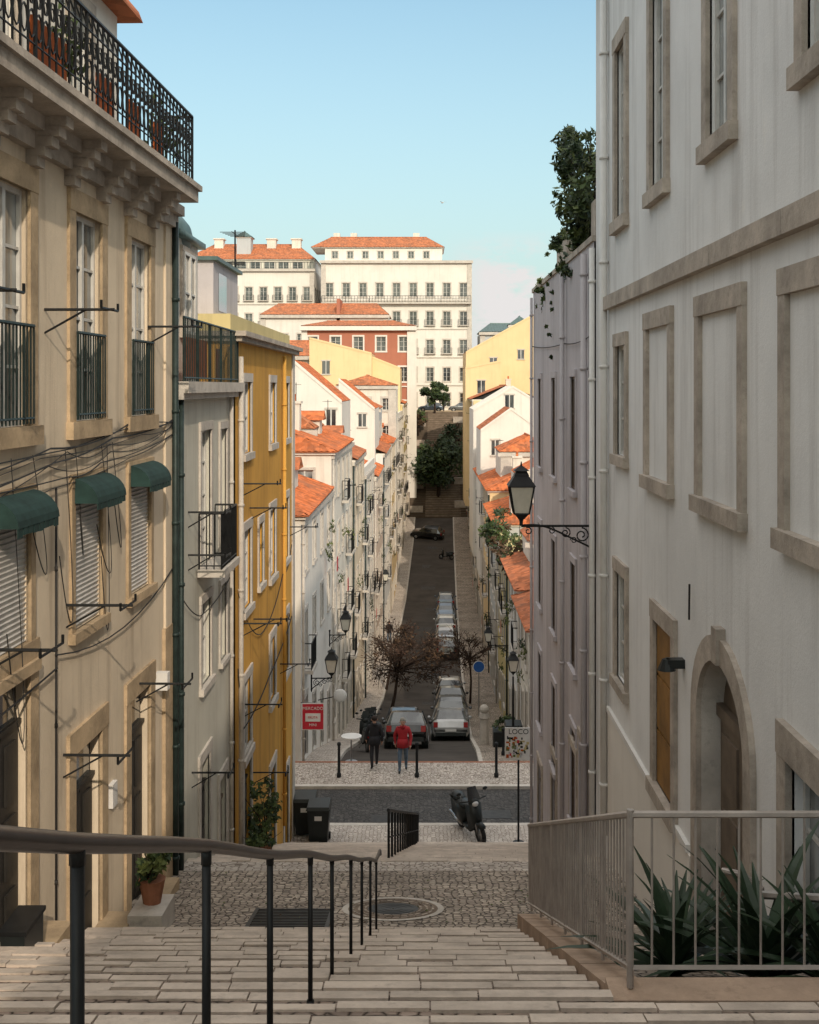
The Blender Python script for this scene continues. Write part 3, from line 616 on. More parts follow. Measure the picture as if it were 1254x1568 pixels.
q.tube([(-.6,19.8,prof(19.8)+.95),(-.6,20,prof(20)+.95),(-.18,33,prof(33)+.95),(-.18,33.2,prof(33)+.7)],.03,6)
q.tube([(-.6,20,prof(20)+.5),(-.18,33,prof(33)+.5)],.015,5)
# ------------------------------------------------------------ lanterns
def lantern(p,gl,x,y,z,s=1):
    def sq(w,zz): return [(x-w*s,y-w*s,z+zz*s),(x+w*s,y-w*s,z+zz*s),(x+w*s,y+w*s,z+zz*s),(x-w*s,y+w*s,z+zz*s)]
    a,b_=sq(.13,0),sq(.21,.48)
    gl.hexa(sq(.12,.01)+sq(.2,.47))
    for i in range(4):
        p.tube([a[i],b_[i]],.016*s,5); p.tube([a[i],a[(i+1)%4]],.014*s,4); p.tube([b_[i],b_[(i+1)%4]],.02*s,4)
    p.hexa(sq(.24,.48)+sq(.12,.66)); p.hexa(sq(.13,.66)+sq(.09,.74)); p.hexa(sq(.14,.74)+sq(.03,.82)); p.tube([(x,y,z+.8*s),(x,y,z+.9*s)],[.025*s,.008*s],6)
    p.hexa(sq(.05,-.1)+sq(.13,0)); p.tube([(x,y,z-.18*s),(x,y,z-.08*s)],[.02*s,.05*s],6)
def wall_lamp(xw,y,zb,xl,s=1):
    g=Group('wall_street_lamp'); p=g.part('iron_bracket',M['iron']); gl=g.part('lantern_glass',M['lampglass']); d=1 if xw>xl else -1; L=abs(xw-xl)
    lantern(p,gl,xl,y,zb+.22,s)
    p.tube([(xw,y,zb),(xl,y,zb)],.022,6); p.tube([(xl,y,zb),(xl,y,zb+.1)],.03,6)
    p.tube([(xw-d*.03,y,zb-.42),(xw-d*.03,y,zb+.15)],.03,6); p.tube([(xw-d*.03,y,zb-.5),(xw-d*.03,y,zb-.4)],[.01,.04],6); p.ball((xw-d*.03,y,zb+.18),.045)
    def arcp(cx,cz,r,a0,a1,n=14,dec=.0): return [(xw-d*(cx+(r*(1-dec*i/n))*math.cos(math.radians(a0+(a1-a0)*i/n))),y,zb+cz+(r*(1-dec*i/n))*math.sin(math.radians(a0+(a1-a0)*i/n))) for i in range(n+1)]
    p.tube([(xw-d*(.05+.95*L*t),y,zb-.38*(1-t)**2.2-.03*math.sin(t*6)) for t in [i/12 for i in range(13)]],.018,5)
    p.tube(arcp(.22,-.16,.13,90,620,26,.75),.014,5); p.tube(arcp(.5,-.12,.09,90,600,22,.75),.012,5); p.tube(arcp(.74,-.08,.06,90,560,18,.7),.01,5); p.tube(arcp(L-.12,-.09,.07,60,480,18,.7),.012,5); p.tube(arcp(.36,-.25,.06,0,420,14,.6),.01,4)
wall_lamp(2.95,20.75,-2.42,1.68); wall_lamp(-4.1,43,-10.5,-3.35,1.0); wall_lamp(-4.0,50,-10.4,-3.3,1.0); wall_lamp(4.3,60,-13,3.2,.9); wall_lamp(-3.4,80,-13.2,-2.6,.9)
# ------------------------------------------------------------ row houses
def rowhouse(name,side,y0,y1,zt,wm,roof='gable',depth=7,tm=None,sm=None,rh=1.5,seed=0,bal=.35,floorh=2.9,cols=None,chim=1):
    r=random.Random(seed*7+3); g=Group(name); s=side
    xa=Xc(y0)+s*4.12; xb=Xc(y1)+s*4.12; dx,dy=xb-xa,y1-y0; L=math.hypot(dx,dy)
    F=Frame((xa,y0),(dx,dy),(-s*dy,s*dx)); zb=min(prof(y0),prof(y1))-1; ops=[]; n=cols or max(2,int(L/2.3)); sm=sm or M['stonew']
    v=zt-.55
    while v-1.9>prof((y0+y1)/2)+2.3:
        for i in range(n):
            c=L*(i+.5)/n; k='win'
            if r.random()<.12: k='roller'
            bl=r.random()<bal*.6; hh=2.0 if bl else 1.5
            ops.append(dict(r=(c-.45,c+.45,v-hh,v),k=k,s=.13,sm=sm,d=.09,bal='proj' if bl else None,pr=.3,gm=M['glassd']))
            if r.random()<.18: bracket(g,F,c+.9,v-hh*.7,.6,.45)
        v-=floorh
    for i in range(n):
        c=L*(i+.5)/n; zz=prof(y0+dy*(i+.5)/n); k=r.choice(['door','win','door'])
        ops.append(dict(r=(c-.5,c+.5,zz+.05 if k=='door' else zz+.9,zz+2.25),k=k,s=.14,sm=sm,dm=r.choice([M['door'],M['doord'],M['awn']]),d=.09))
    facade(g,F,0,L,zb,zt,ops,wm,1)
    w=g.part('walls',wm); x_in=xa+s*depth; xo2=xb+s*depth
    Fn=Frame((xa,y0),(s,0),(0,-1)); eops=[]
    for vv in (zt-.7,zt-3.6,zt-6.5):
        for uu in (1.2,3.4): 
            if vv-1.4>prof(y0)+.6 and r.random()<.75: eops.append(dict(r=(uu-.4,uu+.4,vv-1.3,vv),s=.1,sm=sm,d=.12))
    facade(g,Fn,0,depth,zb,zt,eops,wm,1)
    w.poly((xb,y1,zb),(xo2,y1,zb),(xo2,y1,zt),(xb,y1,zt)); w.poly((x_in,y0,zb),(xo2,y1,zb),(xo2,y1,zt),(x_in,y0,zt)); w.poly((xa,y0,zt-.02),(xb,y1,zt-.02),(xo2,y1,zt-.02),(x_in,y0,zt-.02))
    x0,x1=(min(xa,x_in),max(xa,x_in)); tm=tm or M['tile']
    if roof=='hip': hiproof(g,x0,x1,y0+.05,y1-.05,zt+.12,rh,1.6,1.6,.3,tm)
    elif roof=='gable': hiproof(g,x0,x1,y0+.32,y1-.32,zt+.12,rh,0,0,.3,tm)
    else:
        q=g.part('parapet',wm); q.fbox(F,0,L,zt+.01,zt+.5,-.2,.0+.004); q.fbox(Fn,.21,depth,zt+.01,zt+.5,-.2,.003); g.part('coping',M['stonew']).fbox(F,0,L,zt-.1,zt,.004,.1)
        px_=xa+s*depth*.55; py_=(y0+y1)/2; g.part('roof_pavilion',M['white2']).box(px_-1.2,px_+1.2,py_-1.5,py_+1.5,zt,zt+1.9); hiproof(g,px_-1.2,px_+1.2,py_-1.5,py_+1.5,zt+1.95,.6,.5,.5,.2,tm)
    g.part('cornice',sm).fbox(F,.02,L-.02,zt-.22,zt-.02,.003,.14)
    for i in range(chim):
        cxx=xa+s*r.uniform(1.2,depth-1.5); cy=r.uniform(y0+1,y1-1); c=g.part('chimney',M['white2']); c.box(cxx-.3,cxx+.3,cy-.4,cy+.4,zt,zt+rh+.8); c.box(cxx-.37,cxx+.37,cy-.47,cy+.47,zt+rh+.8,zt+rh+.92); g.part('chimney_pots',M['tile']).tube([(cxx,cy-.15,zt+rh+.92),(cxx,cy-.15,zt+rh+1.25)],.1,8)
    if roof!='flat' and r.random()<.8:
        dxx=xa+s*depth*.25; cy=(y0+y1)/2+r.uniform(-1.5,1.5); d=g.part('dormer',M['white2']); d.box(dxx-.7,dxx+.7,cy-.7,cy+.7,zt+.1,zt+1.35); g.part('dormer_roof',tm).hexa([(dxx-.9,cy-.9,zt+1.35),(dxx+.9,cy-.9,zt+1.35),(dxx+.9,cy+.9,zt+1.35),(dxx-.9,cy+.9,zt+1.35),(dxx-.9,cy-.05,zt+1.8),(dxx+.9,cy-.05,zt+1.8),(dxx+.9,cy+.05,zt+1.8),(dxx-.9,cy+.05,zt+1.8)]); g.part('glass',M['glassd']).box(dxx-.3,dxx+.3,cy-.71,cy-.702,zt+.5,zt+1.15)
    if r.random()<.8: antenna(g.part('antennas',M['iron']),xa+s*r.uniform(1,3),r.uniform(y0+1,y1-1),zt+.2,rh+1.6)
    pipe(g,F,.12,prof(y0),zt-.2,.05,r.choice([M['stonew'],M['irong']]))
    for i in range(3):
        u=r.uniform(.5,L-1.2); v=r.uniform(prof((y0+y1)/2)+2.5,zt-1.2)
        if r.random()<.5: g.part('laundry',r.choice([M['white_p'],M['orange'],M['blue'],M['redsign']])).fbox(F,u,u+.5,v-.6,v,.5,.51)
        q=g.part('window_plants',r.choice(G3)); 
        for k in range(30):
            a=F.p(u+r.gauss(0,.2),v+r.gauss(0,.15),.2+r.uniform(-.1,.15)); q.poly(a,a+Vector((r.uniform(-.1,.1),r.uniform(-.1,.1),.12)),a+Vector((r.uniform(-.1,.1),.08,-.04)))
    return g
rowhouse('white_row_house',-1,41.6,53,-4.6,M['white3'],'hip',6,seed=1,rh=1.3,bal=.2)
rowhouse('white_row_house',-1,53,65,-3.0,M['white2'],'hip',7,seed=2,rh=1.4,bal=.45)
rowhouse('cream_row_house',-1,65,75,-4.1,M['cream'],'gable',7,seed=3,tm=M['tile2'])
rowhouse('white_row_house',-1,75,86,-5.6,M['white3'],'flat',7,seed=4)
rowhouse('pink_row_house',-1,86,98,-6.6,M['pink'],'gable',7,seed=5)
rowhouse('white_row_house',-1,98,112,-5.6,M['white'],'gable',7,seed=6,tm=M['tile2'])
rowhouse('yellow_row_house',-1,112,128,-5.4,M['yellow'],'hip',7,seed=7)
rowhouse('white_row_house',-1,128,145,-3.4,M['white2'],'flat',7,seed=8)
rowhouse('lemon_row_house',-1,145,162,-2.2,M['lemon'],'gable',7,seed=9)
rowhouse('small_white_house',1,43.5,50.5,-9.0,M['white2'],'hip',6,seed=11,rh=1.1,tm=M['tile2'])
rowhouse('white_row_house',1,50.5,60,-8.7,M['white'],'hip',7,seed=12,rh=1.2,tm=M['tile2'],chim=3)
rowhouse('lemon_row_house',1,60,72,-9.0,M['lemon'],'flat',6,seed=13,rh=1.0,tm=M['tile2'],chim=3)
rowhouse('grey_row_house',1,72,84,-8.4,M['blue'],'hip',7,seed=14,rh=1.3,chim=2)
rowhouse('yellow_row_house',1,84,97,-7.4,M['yellow'],'hip',6,seed=15,rh=1.5,chim=2)
rowhouse('cream_row_house',1,97,112,-7.8,M['cream'],'gable',7,seed=16,rh=1.4)
rowhouse('white_row_house',1,112,130,-6.5,M['white3'],'flat',7,seed=17)
rowhouse('ochre_row_house',1,130,160,-1.5,M['yellow'],'gable',7,seed=18,tm=M['tile2'])
g=Group('courtyard_climber'); leafmass(g,(4.6,62,-8.9),(1.0,4,1.2),1500,.14,[M['leafb'],M['leaf2'],M['leaf1']],'foliage',20,31); leafmass(g,(4.6,74,-8.6),(1.0,5,1.2),1200,.15,[M['leaf1'],M['leaf2'],M['leafb']],'foliage',20,32); leafmass(g,(4.4,50,-10.5),(.35,1.2,1.2),600,.1,G3,'foliage',10,33)
# ------------------------------------------------------------ background blocks (face the camera)
def block(name,x0,x1,y,dep,zt,zb,wm,rows,cols,roof=None,rh=3,sm=None,tm=None,ws=(1.1,2.0),bal=(),hx=2,cornice=.5):
    g=Group(name); F=Frame((x0,y),(1,0),(0,-1)); L=x1-x0; ops=[]; sm=sm or M['stonew']
    for ri,v in enumerate(rows):
        for i in range(cols):
            c=L*(i+.5)/cols; o=dict(r=(c-ws[0]/2,c+ws[0]/2,v,v+ws[1]),s=.2,sm=sm,d=.25,ny=3,gm=M['glassd'])
            if ri in bal: o['bal']='proj'; o['bm']=M['iron']
            ops.append(o)
    facade(g,F,0,L,zb,zt,ops,wm,1)
    w=g.part('walls',wm); w.poly((x0,y,zb),(x0,y+dep,zb),(x0,y+dep,zt),(x0,y,zt))
    Fs=Frame((x1,y),(0,1),(1,0)); nn=max(1,int(dep/4)); facade(g,Fs,0,dep,zb,zt,[dict(r=(dep*(i+.5)/nn-ws[0]/2,dep*(i+.5)/nn+ws[0]/2,v,v+ws[1]),s=.2,sm=sm,gm=M['glassd']) for v in rows for i in range(nn)],wm,1)
    w.poly((x0,y+dep,zb),(x1,y+dep,zb),(x1,y+dep,zt),(x0,y+dep,zt)); w.poly((x0,y,zt),(x1,y,zt),(x1,y+dep,zt),(x0,y+dep,zt))
    c=g.part('cornice',sm); c.fbox(F,-.2,L+.2,zt-.15,zt+cornice*.6,.003,cornice)
    for v in rows[1:]: c.fbox(F,0,L,v-.75 if v-.75>zb else v,v-.6,.003,.15)
    for e in (0,L-.8): c.fbox(F,e,e+.8,zb,zt-.16,.003,.12)
    if roof: hiproof(g,x0+.3,x1-.3,y+.3,y+dep-.3,zt+cornice*.6+.1,rh,hx,hx,.4,tm or M['tilef'],.5)
    return g
gb=block('white_apartment_building',-17.5,8.0,202,22,21.0,-4.0,M['white3'],[-3.4,.9,5.6,10.4,15.2],9,None,ws=(1.2,2.3),bal=(2,3))
facade(gb,Frame((-17.0,204),(1,0),(0,-1)),0,20,21.2,23.6,[dict(r=(1.2+i*2.6,2.2+i*2.6,21.9,23.1),s=.12,sm=M['stonew'],gm=M['glassd']) for i in range(7)],M['white3'],1)
gb.part('walls',M['white3']).box(-17.0,3.0,204.3,214,21.2,23.6); hiproof(gb,-19,3,204,214,23.8,2.3,3,3,.4,M['tilef'],.5)
balus(gb.part('long_balcony',M['iron']),[(-17.3,201.2,14.2),(7.8,201.2,14.2)],1.1,.5,.03,False,.05); gb.part('long_balcony_slab',M['stonew']).box(-17.4,7.9,201.1,202,13.95,14.2)
for x in (-16,-13,-2): c=gb.part('chimneys',M['white2']); c.box(x,x+1.1,210,211.5,24,27)
gb=block('white_apartment_building',-42,-19.2,208,22,20.2,-4.0,M['white3'],[5.6,10.4,15.0],9,None,ws=(1.2,2.3),bal=(1,2))
facade(gb,Frame((-42,211),(1,0),(0,-1)),0,22.5,20.2,22.4,[dict(r=(1.2+i*2.5,3.0+i*2.5,20.6,22.0),s=.1,sm=M['stonew'],gm=M['glassd']) for i in range(8)],M['pale'],1)
gb.part('walls',M['white3']).box(-42,-19.5,211.3,228,20.3,22.4); hiproof(gb,-42,-19.6,211,225,22.5,3.4,4,4,.4,M['tilef'],.5)
balus(gb.part('terrace_rail',M['iron']),[(-42,208.3,20.6),(-19.4,208.3,20.6)],1.1,.5,.03,False,.05)
for x in (-38,-28.5,-24): c=gb.part('chimneys',M['white2']); c.box(x,x+1.6,216,218,23,26.6); c.box(x-.2,x+1.8,215.8,218.2,26.6,26.8)
gb.part('tower',M['blue']).box(-33.5,-31,213,216,22,26.6); hiproof(gb,-33.5,-31,213,216,26.7,1.1,1.2,1.2,.3,M['zinc'],.6)
gr=block('brick_red_building',-17,-1.3,165,14,7.9,-16,M['red'],[4.9,.7,-4],5,'hip',1.0,sm=M['white3'],ws=(1.3,2.0),bal=(),cornice=.7,hx=3)
gr.part('corner_pilaster',M['white3']).box(-2.4,-1.1,164.7,165.0,-16,7.6)
gr2=block('red_roofed_building',-25,-5.5,182,12,10.6,-4,M['white3'],[6.5],8,'hip',2.0,ws=(1.0,1.5)); gr2.part('fire_wall',M['red']).box(-13.4,-12.9,182,188,10,13.4)
def gablewall(name,x0,x1,y,dep,zl,zr,zb,wm,tm,ops=()):
    g=Group(name); w=g.part('walls',wm); w.poly((x0,y,zb),(x1,y,zb),(x1,y,zr),(x0,y,zl)); w.poly((x1,y,zb),(x1,y+dep,zb),(x1,y+dep,zr),(x1,y,zr)); w.poly((x0,y,zb),(x0,y+dep,zb),(x0,y+dep,zl),(x0,y,zl)); w.poly((x0,y+dep,zb),(x1,y+dep,zb),(x1,y+dep,zr),(x0,y+dep,zl))
    corr(g.part('roof',tm),(x1,y+.15,zr+.02),(x1,y+dep,zr+.02),(x0,y+dep,zl+.02),(x0,y+.15,zl+.02),.4) if zl>zr else corr(g.part('roof',tm),(x0,y+.15,zl+.02),(x0,y+dep,zl+.02),(x1,y+dep,zr+.02),(x1,y+.15,zr+.02),.4)
    g.part('verge',wm).hexa([(x0,y-.05,zl-.12),(x1,y-.05,zr-.12),(x1,y+.2,zr-.12),(x0,y+.2,zl-.12),(x0,y-.05,zl+.1),(x1,y-.05,zr+.1),(x1,y+.2,zr+.1),(x0,y+.2,zl+.1)])
    F=Frame((x0,y-.02),(1,0),(0,-1))
    for o in ops: g.part('window_backs',M['glassd']).fbox(F,o[0],o[1],o[2],o[3],.0,.02); g.part('window_trim',M['frame']).fbox(F,(o[0]+o[1])/2-.04,(o[0]+o[1])/2+.04,o[2],o[3],.021,.05); g.part('window_trim',M['stonew']).fbox(F,o[0]-.12,o[1]+.12,o[3],o[3]+.14,0,.06); g.part('window_trim',M['stonew']).fbox(F,o[0]-.12,o[1]+.12,o[2]-.14,o[2],0,.08)
    return g
gablewall('yellow_gabled_house',-13.5,-6.2,140,10,5.7,3.9,-16,M['yellow'],M['tilef'],[(1.5,2.4,1.5,3)])
gablewall('yellow_gabled_house',-6.2,-2.9,142,10,3.5,2.2,-16,M['yellow'],M['tilef'])
block('white_hill_house',-9,-2.9,122,8,-.1,-17,M['white2'],[-2.4,-5.2],3,'hip',1.0,ws=(.8,1.2),cornice=.25,hx=1.4,tm=M['tilef'])
gablewall('white_gabled_house',-8.6,-5.4,78,9,1.7,-1.0,-15,M['white3'],M['tile'],[(2.2,2.8,-2.6,-1.5)])
gablewall('white_gabled_house',-6.9,-4.0,96,9,.6,-1.8,-15,M['white3'],M['tile'],[(1.6,2.2,-3.2,-2.2)])
block('white_tower_house',-8.2,-5.3,57,5,-2.2,-12,M['white3'],[-4.4],2,'hip',1.0,ws=(.8,1.3),cornice=.2,hx=1)
block('white_hill_house',-9,-4.2,110,8,-2.2,-17,M['blue'],[-4.6],3,'hip',1.2,ws=(.8,1.2),cornice=.2,hx=1.2,tm=M['tilef'])
def gable2(name,x0,x1,y,dep,ze,zr,zb,wm,tm,ops=()):
    g=gablewall(name,x0,(x0+x1)/2,y,dep,ze,zr,zb,wm,tm,ops); xm=(x0+x1)/2; w=g.part('walls',wm); w.poly((xm,y,zb),(x1,y,zb),(x1,y,ze),(xm,y,zr)); w.poly((x1,y,zb),(x1,y+dep,zb),(x1,y+dep,ze),(x1,y,ze)); w.poly((x0,y+dep,zb),(x1,y+dep,zb),(x1,y+dep,ze),(x0,y+dep,ze))
    corr(g.part('roof',tm),(x1,y+.15,ze+.02),(x1,y+dep,ze+.02),(xm,y+dep,zr+.02),(xm,y+.15,zr+.02),.4)
    g.part('verge',wm).hexa([(xm,y-.05,zr-.12),(x1,y-.05,ze-.12),(x1,y+.2,ze-.12),(xm,y+.2,zr-.12),(xm,y-.05,zr+.1),(x1,y-.05,ze+.1),(x1,y+.2,ze+.1),(xm,y+.2,zr+.1)]); return g
gable2('white_gabled_house',4.6,9.6,98,8,-3.6,-1.8,-16,M['white3'],M['tile2'],[(.9,1.5,-5.6,-4.4),(3.1,3.7,-5.6,-4.4)])
gable2('white_gabled_house',4.6,12,112.5,10,-2.2,.0,-16,M['white3'],M['white2'],[(3,3.8,-2,-.8)])
gable2('white_gabled_house',5.8,9.6,74,6,-5.6,-4.6,-14,M['white2'],M['tile'],[(1,1.6,-7.6,-6.6)])
block('white_hill_house',5.6,10,88,6,-5.0,-14,M['white2'],[-7.2],2,'hip',1.1,ws=(.7,1.1),cornice=.2,hx=1.2,tm=M['tile'])
block('small_white_house',4.9,8,56,4,-7.4,-14,M['white2'],[-8.9],1,'hip',.9,ws=(.6,.9),cornice=.15,hx=.9,tm=M['tile2'])
gablewall('yellow_gabled_house',5.2,14,150,12,4.3,9.2,-12,M['yellow'],M['tilef'],[(3,3.9,2.2,3.6),(6.5,7.3,3.5,4.6)])
gablewall('yellow_gabled_house',4.8,9.0,140,9,2.2,3.0,-14,M['yellow'],M['tile2'],[(1.4,2.3,-.8,.7)])
block('white_turret_house',13.5,17,190,5,9.6,-4,M['white3'],[7],1,'hip',1.4,ws=(1,1.5),tm=M['zinc'],hx=1.5,cornice=.3)
block('white_hill_house',9.3,24,200,10,8.8,-4,M['blue'],[5,1],5,'hip',1.6,ws=(1,1.6),tm=M['zinc'])
for i,(x,y,zt,wm) in enumerate(((-30,100,-2,'white2'),(-24,120,1,'yellow'),(-34,150,4,'white3'),(-22,150,3.5,'pink'),(18,110,-2,'white2'),(22,140,3,'white3'),(30,170,6,'yellow'),(-50,170,7,'white2'),(30,205,14,'white3'),(52,215,17,'cream'),(-62,215,18,'white3'))):
    block('hillside_house',x,x+9,y,9,zt,-22 if y<180 else -5,M[wm],[zt-2.6,zt-5.6],3,'hip',2,ws=(1,1.5))
# ------------------------------------------------------------ cars
def car(x,y,rz,pm,hatch=True,L=4.1,name='parked_car'):
    pit=math.atan2(prof(y+2)-prof(y-2),4); Mx=Matrix.Translation((x,y,prof(y)-.1))@Matrix.Rotation(pit,4,'X')@Matrix.Rotation(rz,4,'Z')
    g=Group(name,Mx); b=g.part('body',pm,True); gl=g.part('windows',M['glassd'],True)
    h=L/2
    S=[(-h,.42,.62,.66,.74,.7),(-h+.08,.28,.88,.93,.82,.74),(-h+.22,.25,.92,1.02,.86,.74)] if hatch else [(-h,.42,.62,.66,.74,.7),(-h+.1,.28,.86,.9,.82,.76),(-h+.6,.25,.92,.97,.86,.78)]
    S+=[(-h+.55 if hatch else -h+1.2,.22,.93,1.42,.87,.62),(-h+1.2 if hatch else -h+1.7,.22,.93,1.48,.88,.64),(-h+2.3,.22,.92,1.46,.88,.63),(h-1.45,.22,.92,1.28,.88,.66),(h-1.05,.22,.9,.98,.87,.74),(h-.4,.25,.82,.86,.84,.72),(h-.1,.3,.66,.7,.8,.68),(h,.42,.56,.6,.7,.6)]
    rings=[]
    for (yy,zb,zt,zr,w,wt) in S:
        half=[(w*.88,zb),(w,zb+.18),(w*1.0,zt-.14),(w*.965,zt),(wt,zr-.03),(wt*.85,zr+.015),(0,zr+.03)]
        rings.append([(px_,yy,pz) for px_,pz in half]+[(-px_,yy,pz) for px_,pz in half[-2::-1]])
    n=len(rings[0])
    for i in range(len(rings)-1):
        a,b_=rings[i],rings[i+1]; cab=(S[i][3]-S[i][2]>.15) and (S[i+1][3]-S[i+1][2]>.15); trans=(S[i][3]-S[i][2]>.15)!=(S[i+1][3]-S[i+1][2]>.15)
        for k in range(n-1):
            gls=(cab and k in(3,n-5)) or (trans and 3<=k<=n-5 and k not in(3,n-5)) or (trans and k in (3,n-5))
            (gl if gls else b).poly(a[k],a[k+1],b_[k+1],b_[k])
    b.poly(*rings[0]); b.poly(*rings[-1])
    for sx in(-1,1):
        for yy in (-h+.75,h-.8):
            g.part('wheel_arches',M['plastic']).tube([(sx*.62,yy,.33),(sx*.892,yy,.33)],.37,20)
            g.part('tyres',M['rubber'],False).tube([(sx*.66,yy,.31),(sx*.905,yy,.31)],.31,20); g.part('hubs',M['chrome']).tube([(sx*.8,yy,.31),(sx*.915,yy,.31)],.19,12)
        g.part('mirrors',pm,True).ball((sx*1.0,h-1.4,.98),.1,.08,.08); 
        g.part('tail_lights',M['lred']).box(min(sx*.6,sx*.8),max(sx*.6,sx*.8),-h-.02,-h+.15,.68,.92)
        g.part('headlights',M['lclr']).box(min(sx*.48,sx*.74),max(sx*.48,sx*.74),h-.2,h+.0,.58,.72)
        g.part('pillars',pm).tube([(sx*.87,-h+1.95,.93),(sx*.66,-h+1.95,1.46)],.035,4)
    g.part('bumpers',M['plastic']).box(-.72,.72,-h-.05,-h+.1,.3,.46); g.part('bumpers',M['plastic']).box(-.7,.7,h-.12,h+.04,.28,.42)
    g.part('grille',M['plastic']).box(-.4,.4,h-.08,h+.015,.5,.62)
    g.part('number_plate',M['white_p']).box(-.26,.26,-h-.065,-h-.05,.5,.61); g.part('number_plate',M['white_p']).box(-.26,.26,h+.02,h+.05,.36,.46)
C_s=paint('car_silver',(.42,.42,.42)); C_b=paint('car_black',(.015,.016,.018)); C_w=paint('car_white',(.7,.7,.68),.0); C_g=paint('car_grey',(.12,.13,.14)); C_bl=paint('car_blue',(.10,.14,.19)); 
car(1.22,57.5,0,C_s); car(1.4,63,math.pi,C_g); car(1.5,69,0,C_b,False,4.4); car(1.55,75,0,C_s)
car(-.75,50.5,0,C_b,True,4.2); car(-1.0,57.5,math.pi,C_g,False,4.4)
for i,(yy,c) in enumerate(((92,C_b),(97.5,C_s),(103.5,C_w),(110,C_bl),(116.5,C_bl))): car(Xc(yy)+1.05,yy,[0,math.pi][i%2],c,i%2==0)
car(Xc(152)-1.2,152,1.3,C_b)
car(1.0,196,1.57,C_bl); car(6,196,1.57,C_g)
# ------------------------------------------------------------ scooters
def scooter(x,y,z,rz,lean=.08,name='scooter',s=1):
    Mx=Matrix.Translation((x,y,z))@Matrix.Rotation(rz,4,'Z')@Matrix.Rotation(lean,4,'Y')@Matrix.Scale(s,4); g=Group(name,Mx)
    t=g.part('tyres',M['rubber'],True); b=g.part('body',M['plastic'],True); c=g.part('metal',M['chrome'],True)
    for yy in(.68,-.62):
        t.tube([(.27*0+0,yy+.23*math.cos(a),.27+.23*math.sin(a)) for a in [i*math.pi/8 for i in range(17)]],.055,8); c.tube([(-.03,yy,.27),(.03,yy,.27)],.17,12)
    c.tube([(.07,.68,.27),(.07,.55,.75)],.022,6); c.tube([(-.07,.68,.27),(-.07,.55,.75)],.022,6); b.tube([(0,.5,.7),(0,.42,1.05)],.04,8)
    b.hexa([(-.08,.66,.55),(.08,.66,.55),(.2,.42,.3),(-.2,.42,.3),(-.14,.55,1.0),(.14,.55,1.0),(.22,.4,.95),(-.22,.4,.95)])
    b.hexa([(-.09,.45,.48),(.09,.45,.48),(.07,.9,.46),(-.07,.9,.46),(-.09,.45,.58),(.09,.45,.58),(.07,.93,.54),(-.07,.93,.54)])
    b.box(-.17,.17,-.1,.42,.28,.36)
    b.hexa([(-.17,-.75,.42),(.17,-.75,.42),(.18,-.05,.3),(-.18,-.05,.3),(-.12,-.88,.75),(.12,-.88,.75),(.16,-.02,.72),(-.16,-.02,.72)])
    b.ball((0,-.2,.78),.17,.35,.09); b.ball((0,-.6,.84),.16,.32,.1); b.box(-.12,.12,-.95,-.8,.75,.8)
    b.tube([(-.36,.4,1.06),(0,.44,1.02),(.36,.4,1.06)],.02,6); b.ball((0,.47,1.0),.15,.12,.12)
    g.part('headlight',M['lclr'],True).ball((0,.56,.99),.09,.05,.07); g.part('windscreen',M['glassd']).poly((-.17,.52,1.06),(.17,.52,1.06),(.12,.4,1.38),(-.12,.4,1.38))
    for sx in(-1,1): c.tube([(sx*.28,.4,1.06),(sx*.33,.42,1.24)],.008,4); b.ball((sx*.36,.42,1.27),.07,.02,.045)
    c.tube([(.14,-.2,.25),(.16,-.95,.35)],[.03,.05],8); c.tube([(-.1,0,.3),(-.22,.05,.0)],.012,5); g.part('tail_light',M['lred']).box(-.1,.1,-.93,-.87,.68,.76)
scooter(1.32,33.95,-12.745,3.5,.12,s=1.12)
scooter(-2.35,47,prof(47)-.0,.2); scooter(-2.4,53,prof(53)+.02,.5); scooter(-2.35,55,prof(55)+.02,.3); scooter(Xc(140)+1.2,140,prof(140)-.08,1.2); 
# ------------------------------------------------------------ street furniture
def bollard(x,y,z,h=1.0):
    g=Group('bollard'); p=g.part('post',M['iron'],True); p.tube([(x,y,z-.05),(x,y,z+.12),(x,y,z+.15),(x,y,z+h-.12),(x,y,z+h-.1),(x,y,z+h-.02),(x,y,z+h)],[.075,.075,.048,.045,.065,.06,.02],10)
for x in (-2.8,-.25,2.35): bollard(x,39.1,-12.785,1.15)
for x in (2.9,3.3): bollard(x,44,prof(44)+.03,1.0)
g=Group('wheelie_bin'); 
def bin_(g,x,y,z):
    b=g.part('body',M['plastic']); b.hexa([(x-.25,y-.3,z+.08),(x+.25,y-.3,z+.08),(x+.25,y+.25,z+.08),(x-.25,y+.25,z+.08),(x-.31,y-.37,z+1.0),(x+.31,y-.37,z+1.0),(x+.31,y+.36,z+1.0),(x-.31,y+.36,z+1.0)])
    b.hexa([(x-.34,y-.4,z+1.0),(x+.34,y-.4,z+1.0),(x+.34,y+.4,z+1.0),(x-.34,y+.4,z+1.0),(x-.3,y-.36,z+1.09),(x+.3,y-.36,z+1.09),(x+.3,y+.3,z+1.14),(x-.3,y+.3,z+1.14)])
    b.tube([(x-.27,y+.42,z+1.02),(x+.27,y+.42,z+1.02)],.022,6); g.part('wheels',M['rubber']).tube([(x-.3,y+.25,z+.1),(x+.3,y+.25,z+.1)],.1,12)
    g.part('label',M['white_p']).box(x-.1,x+.1,y-.37,y-.362,z+.72,z+.84)
bin_(g,-2.95,33.45,-12.75)
g=Group('wheelie_bin'); bin_(g,-3.4,34.1,-12.75)
g=Group('wheelie_bin'); bin_(g,3.35,45,prof(45)+.03)
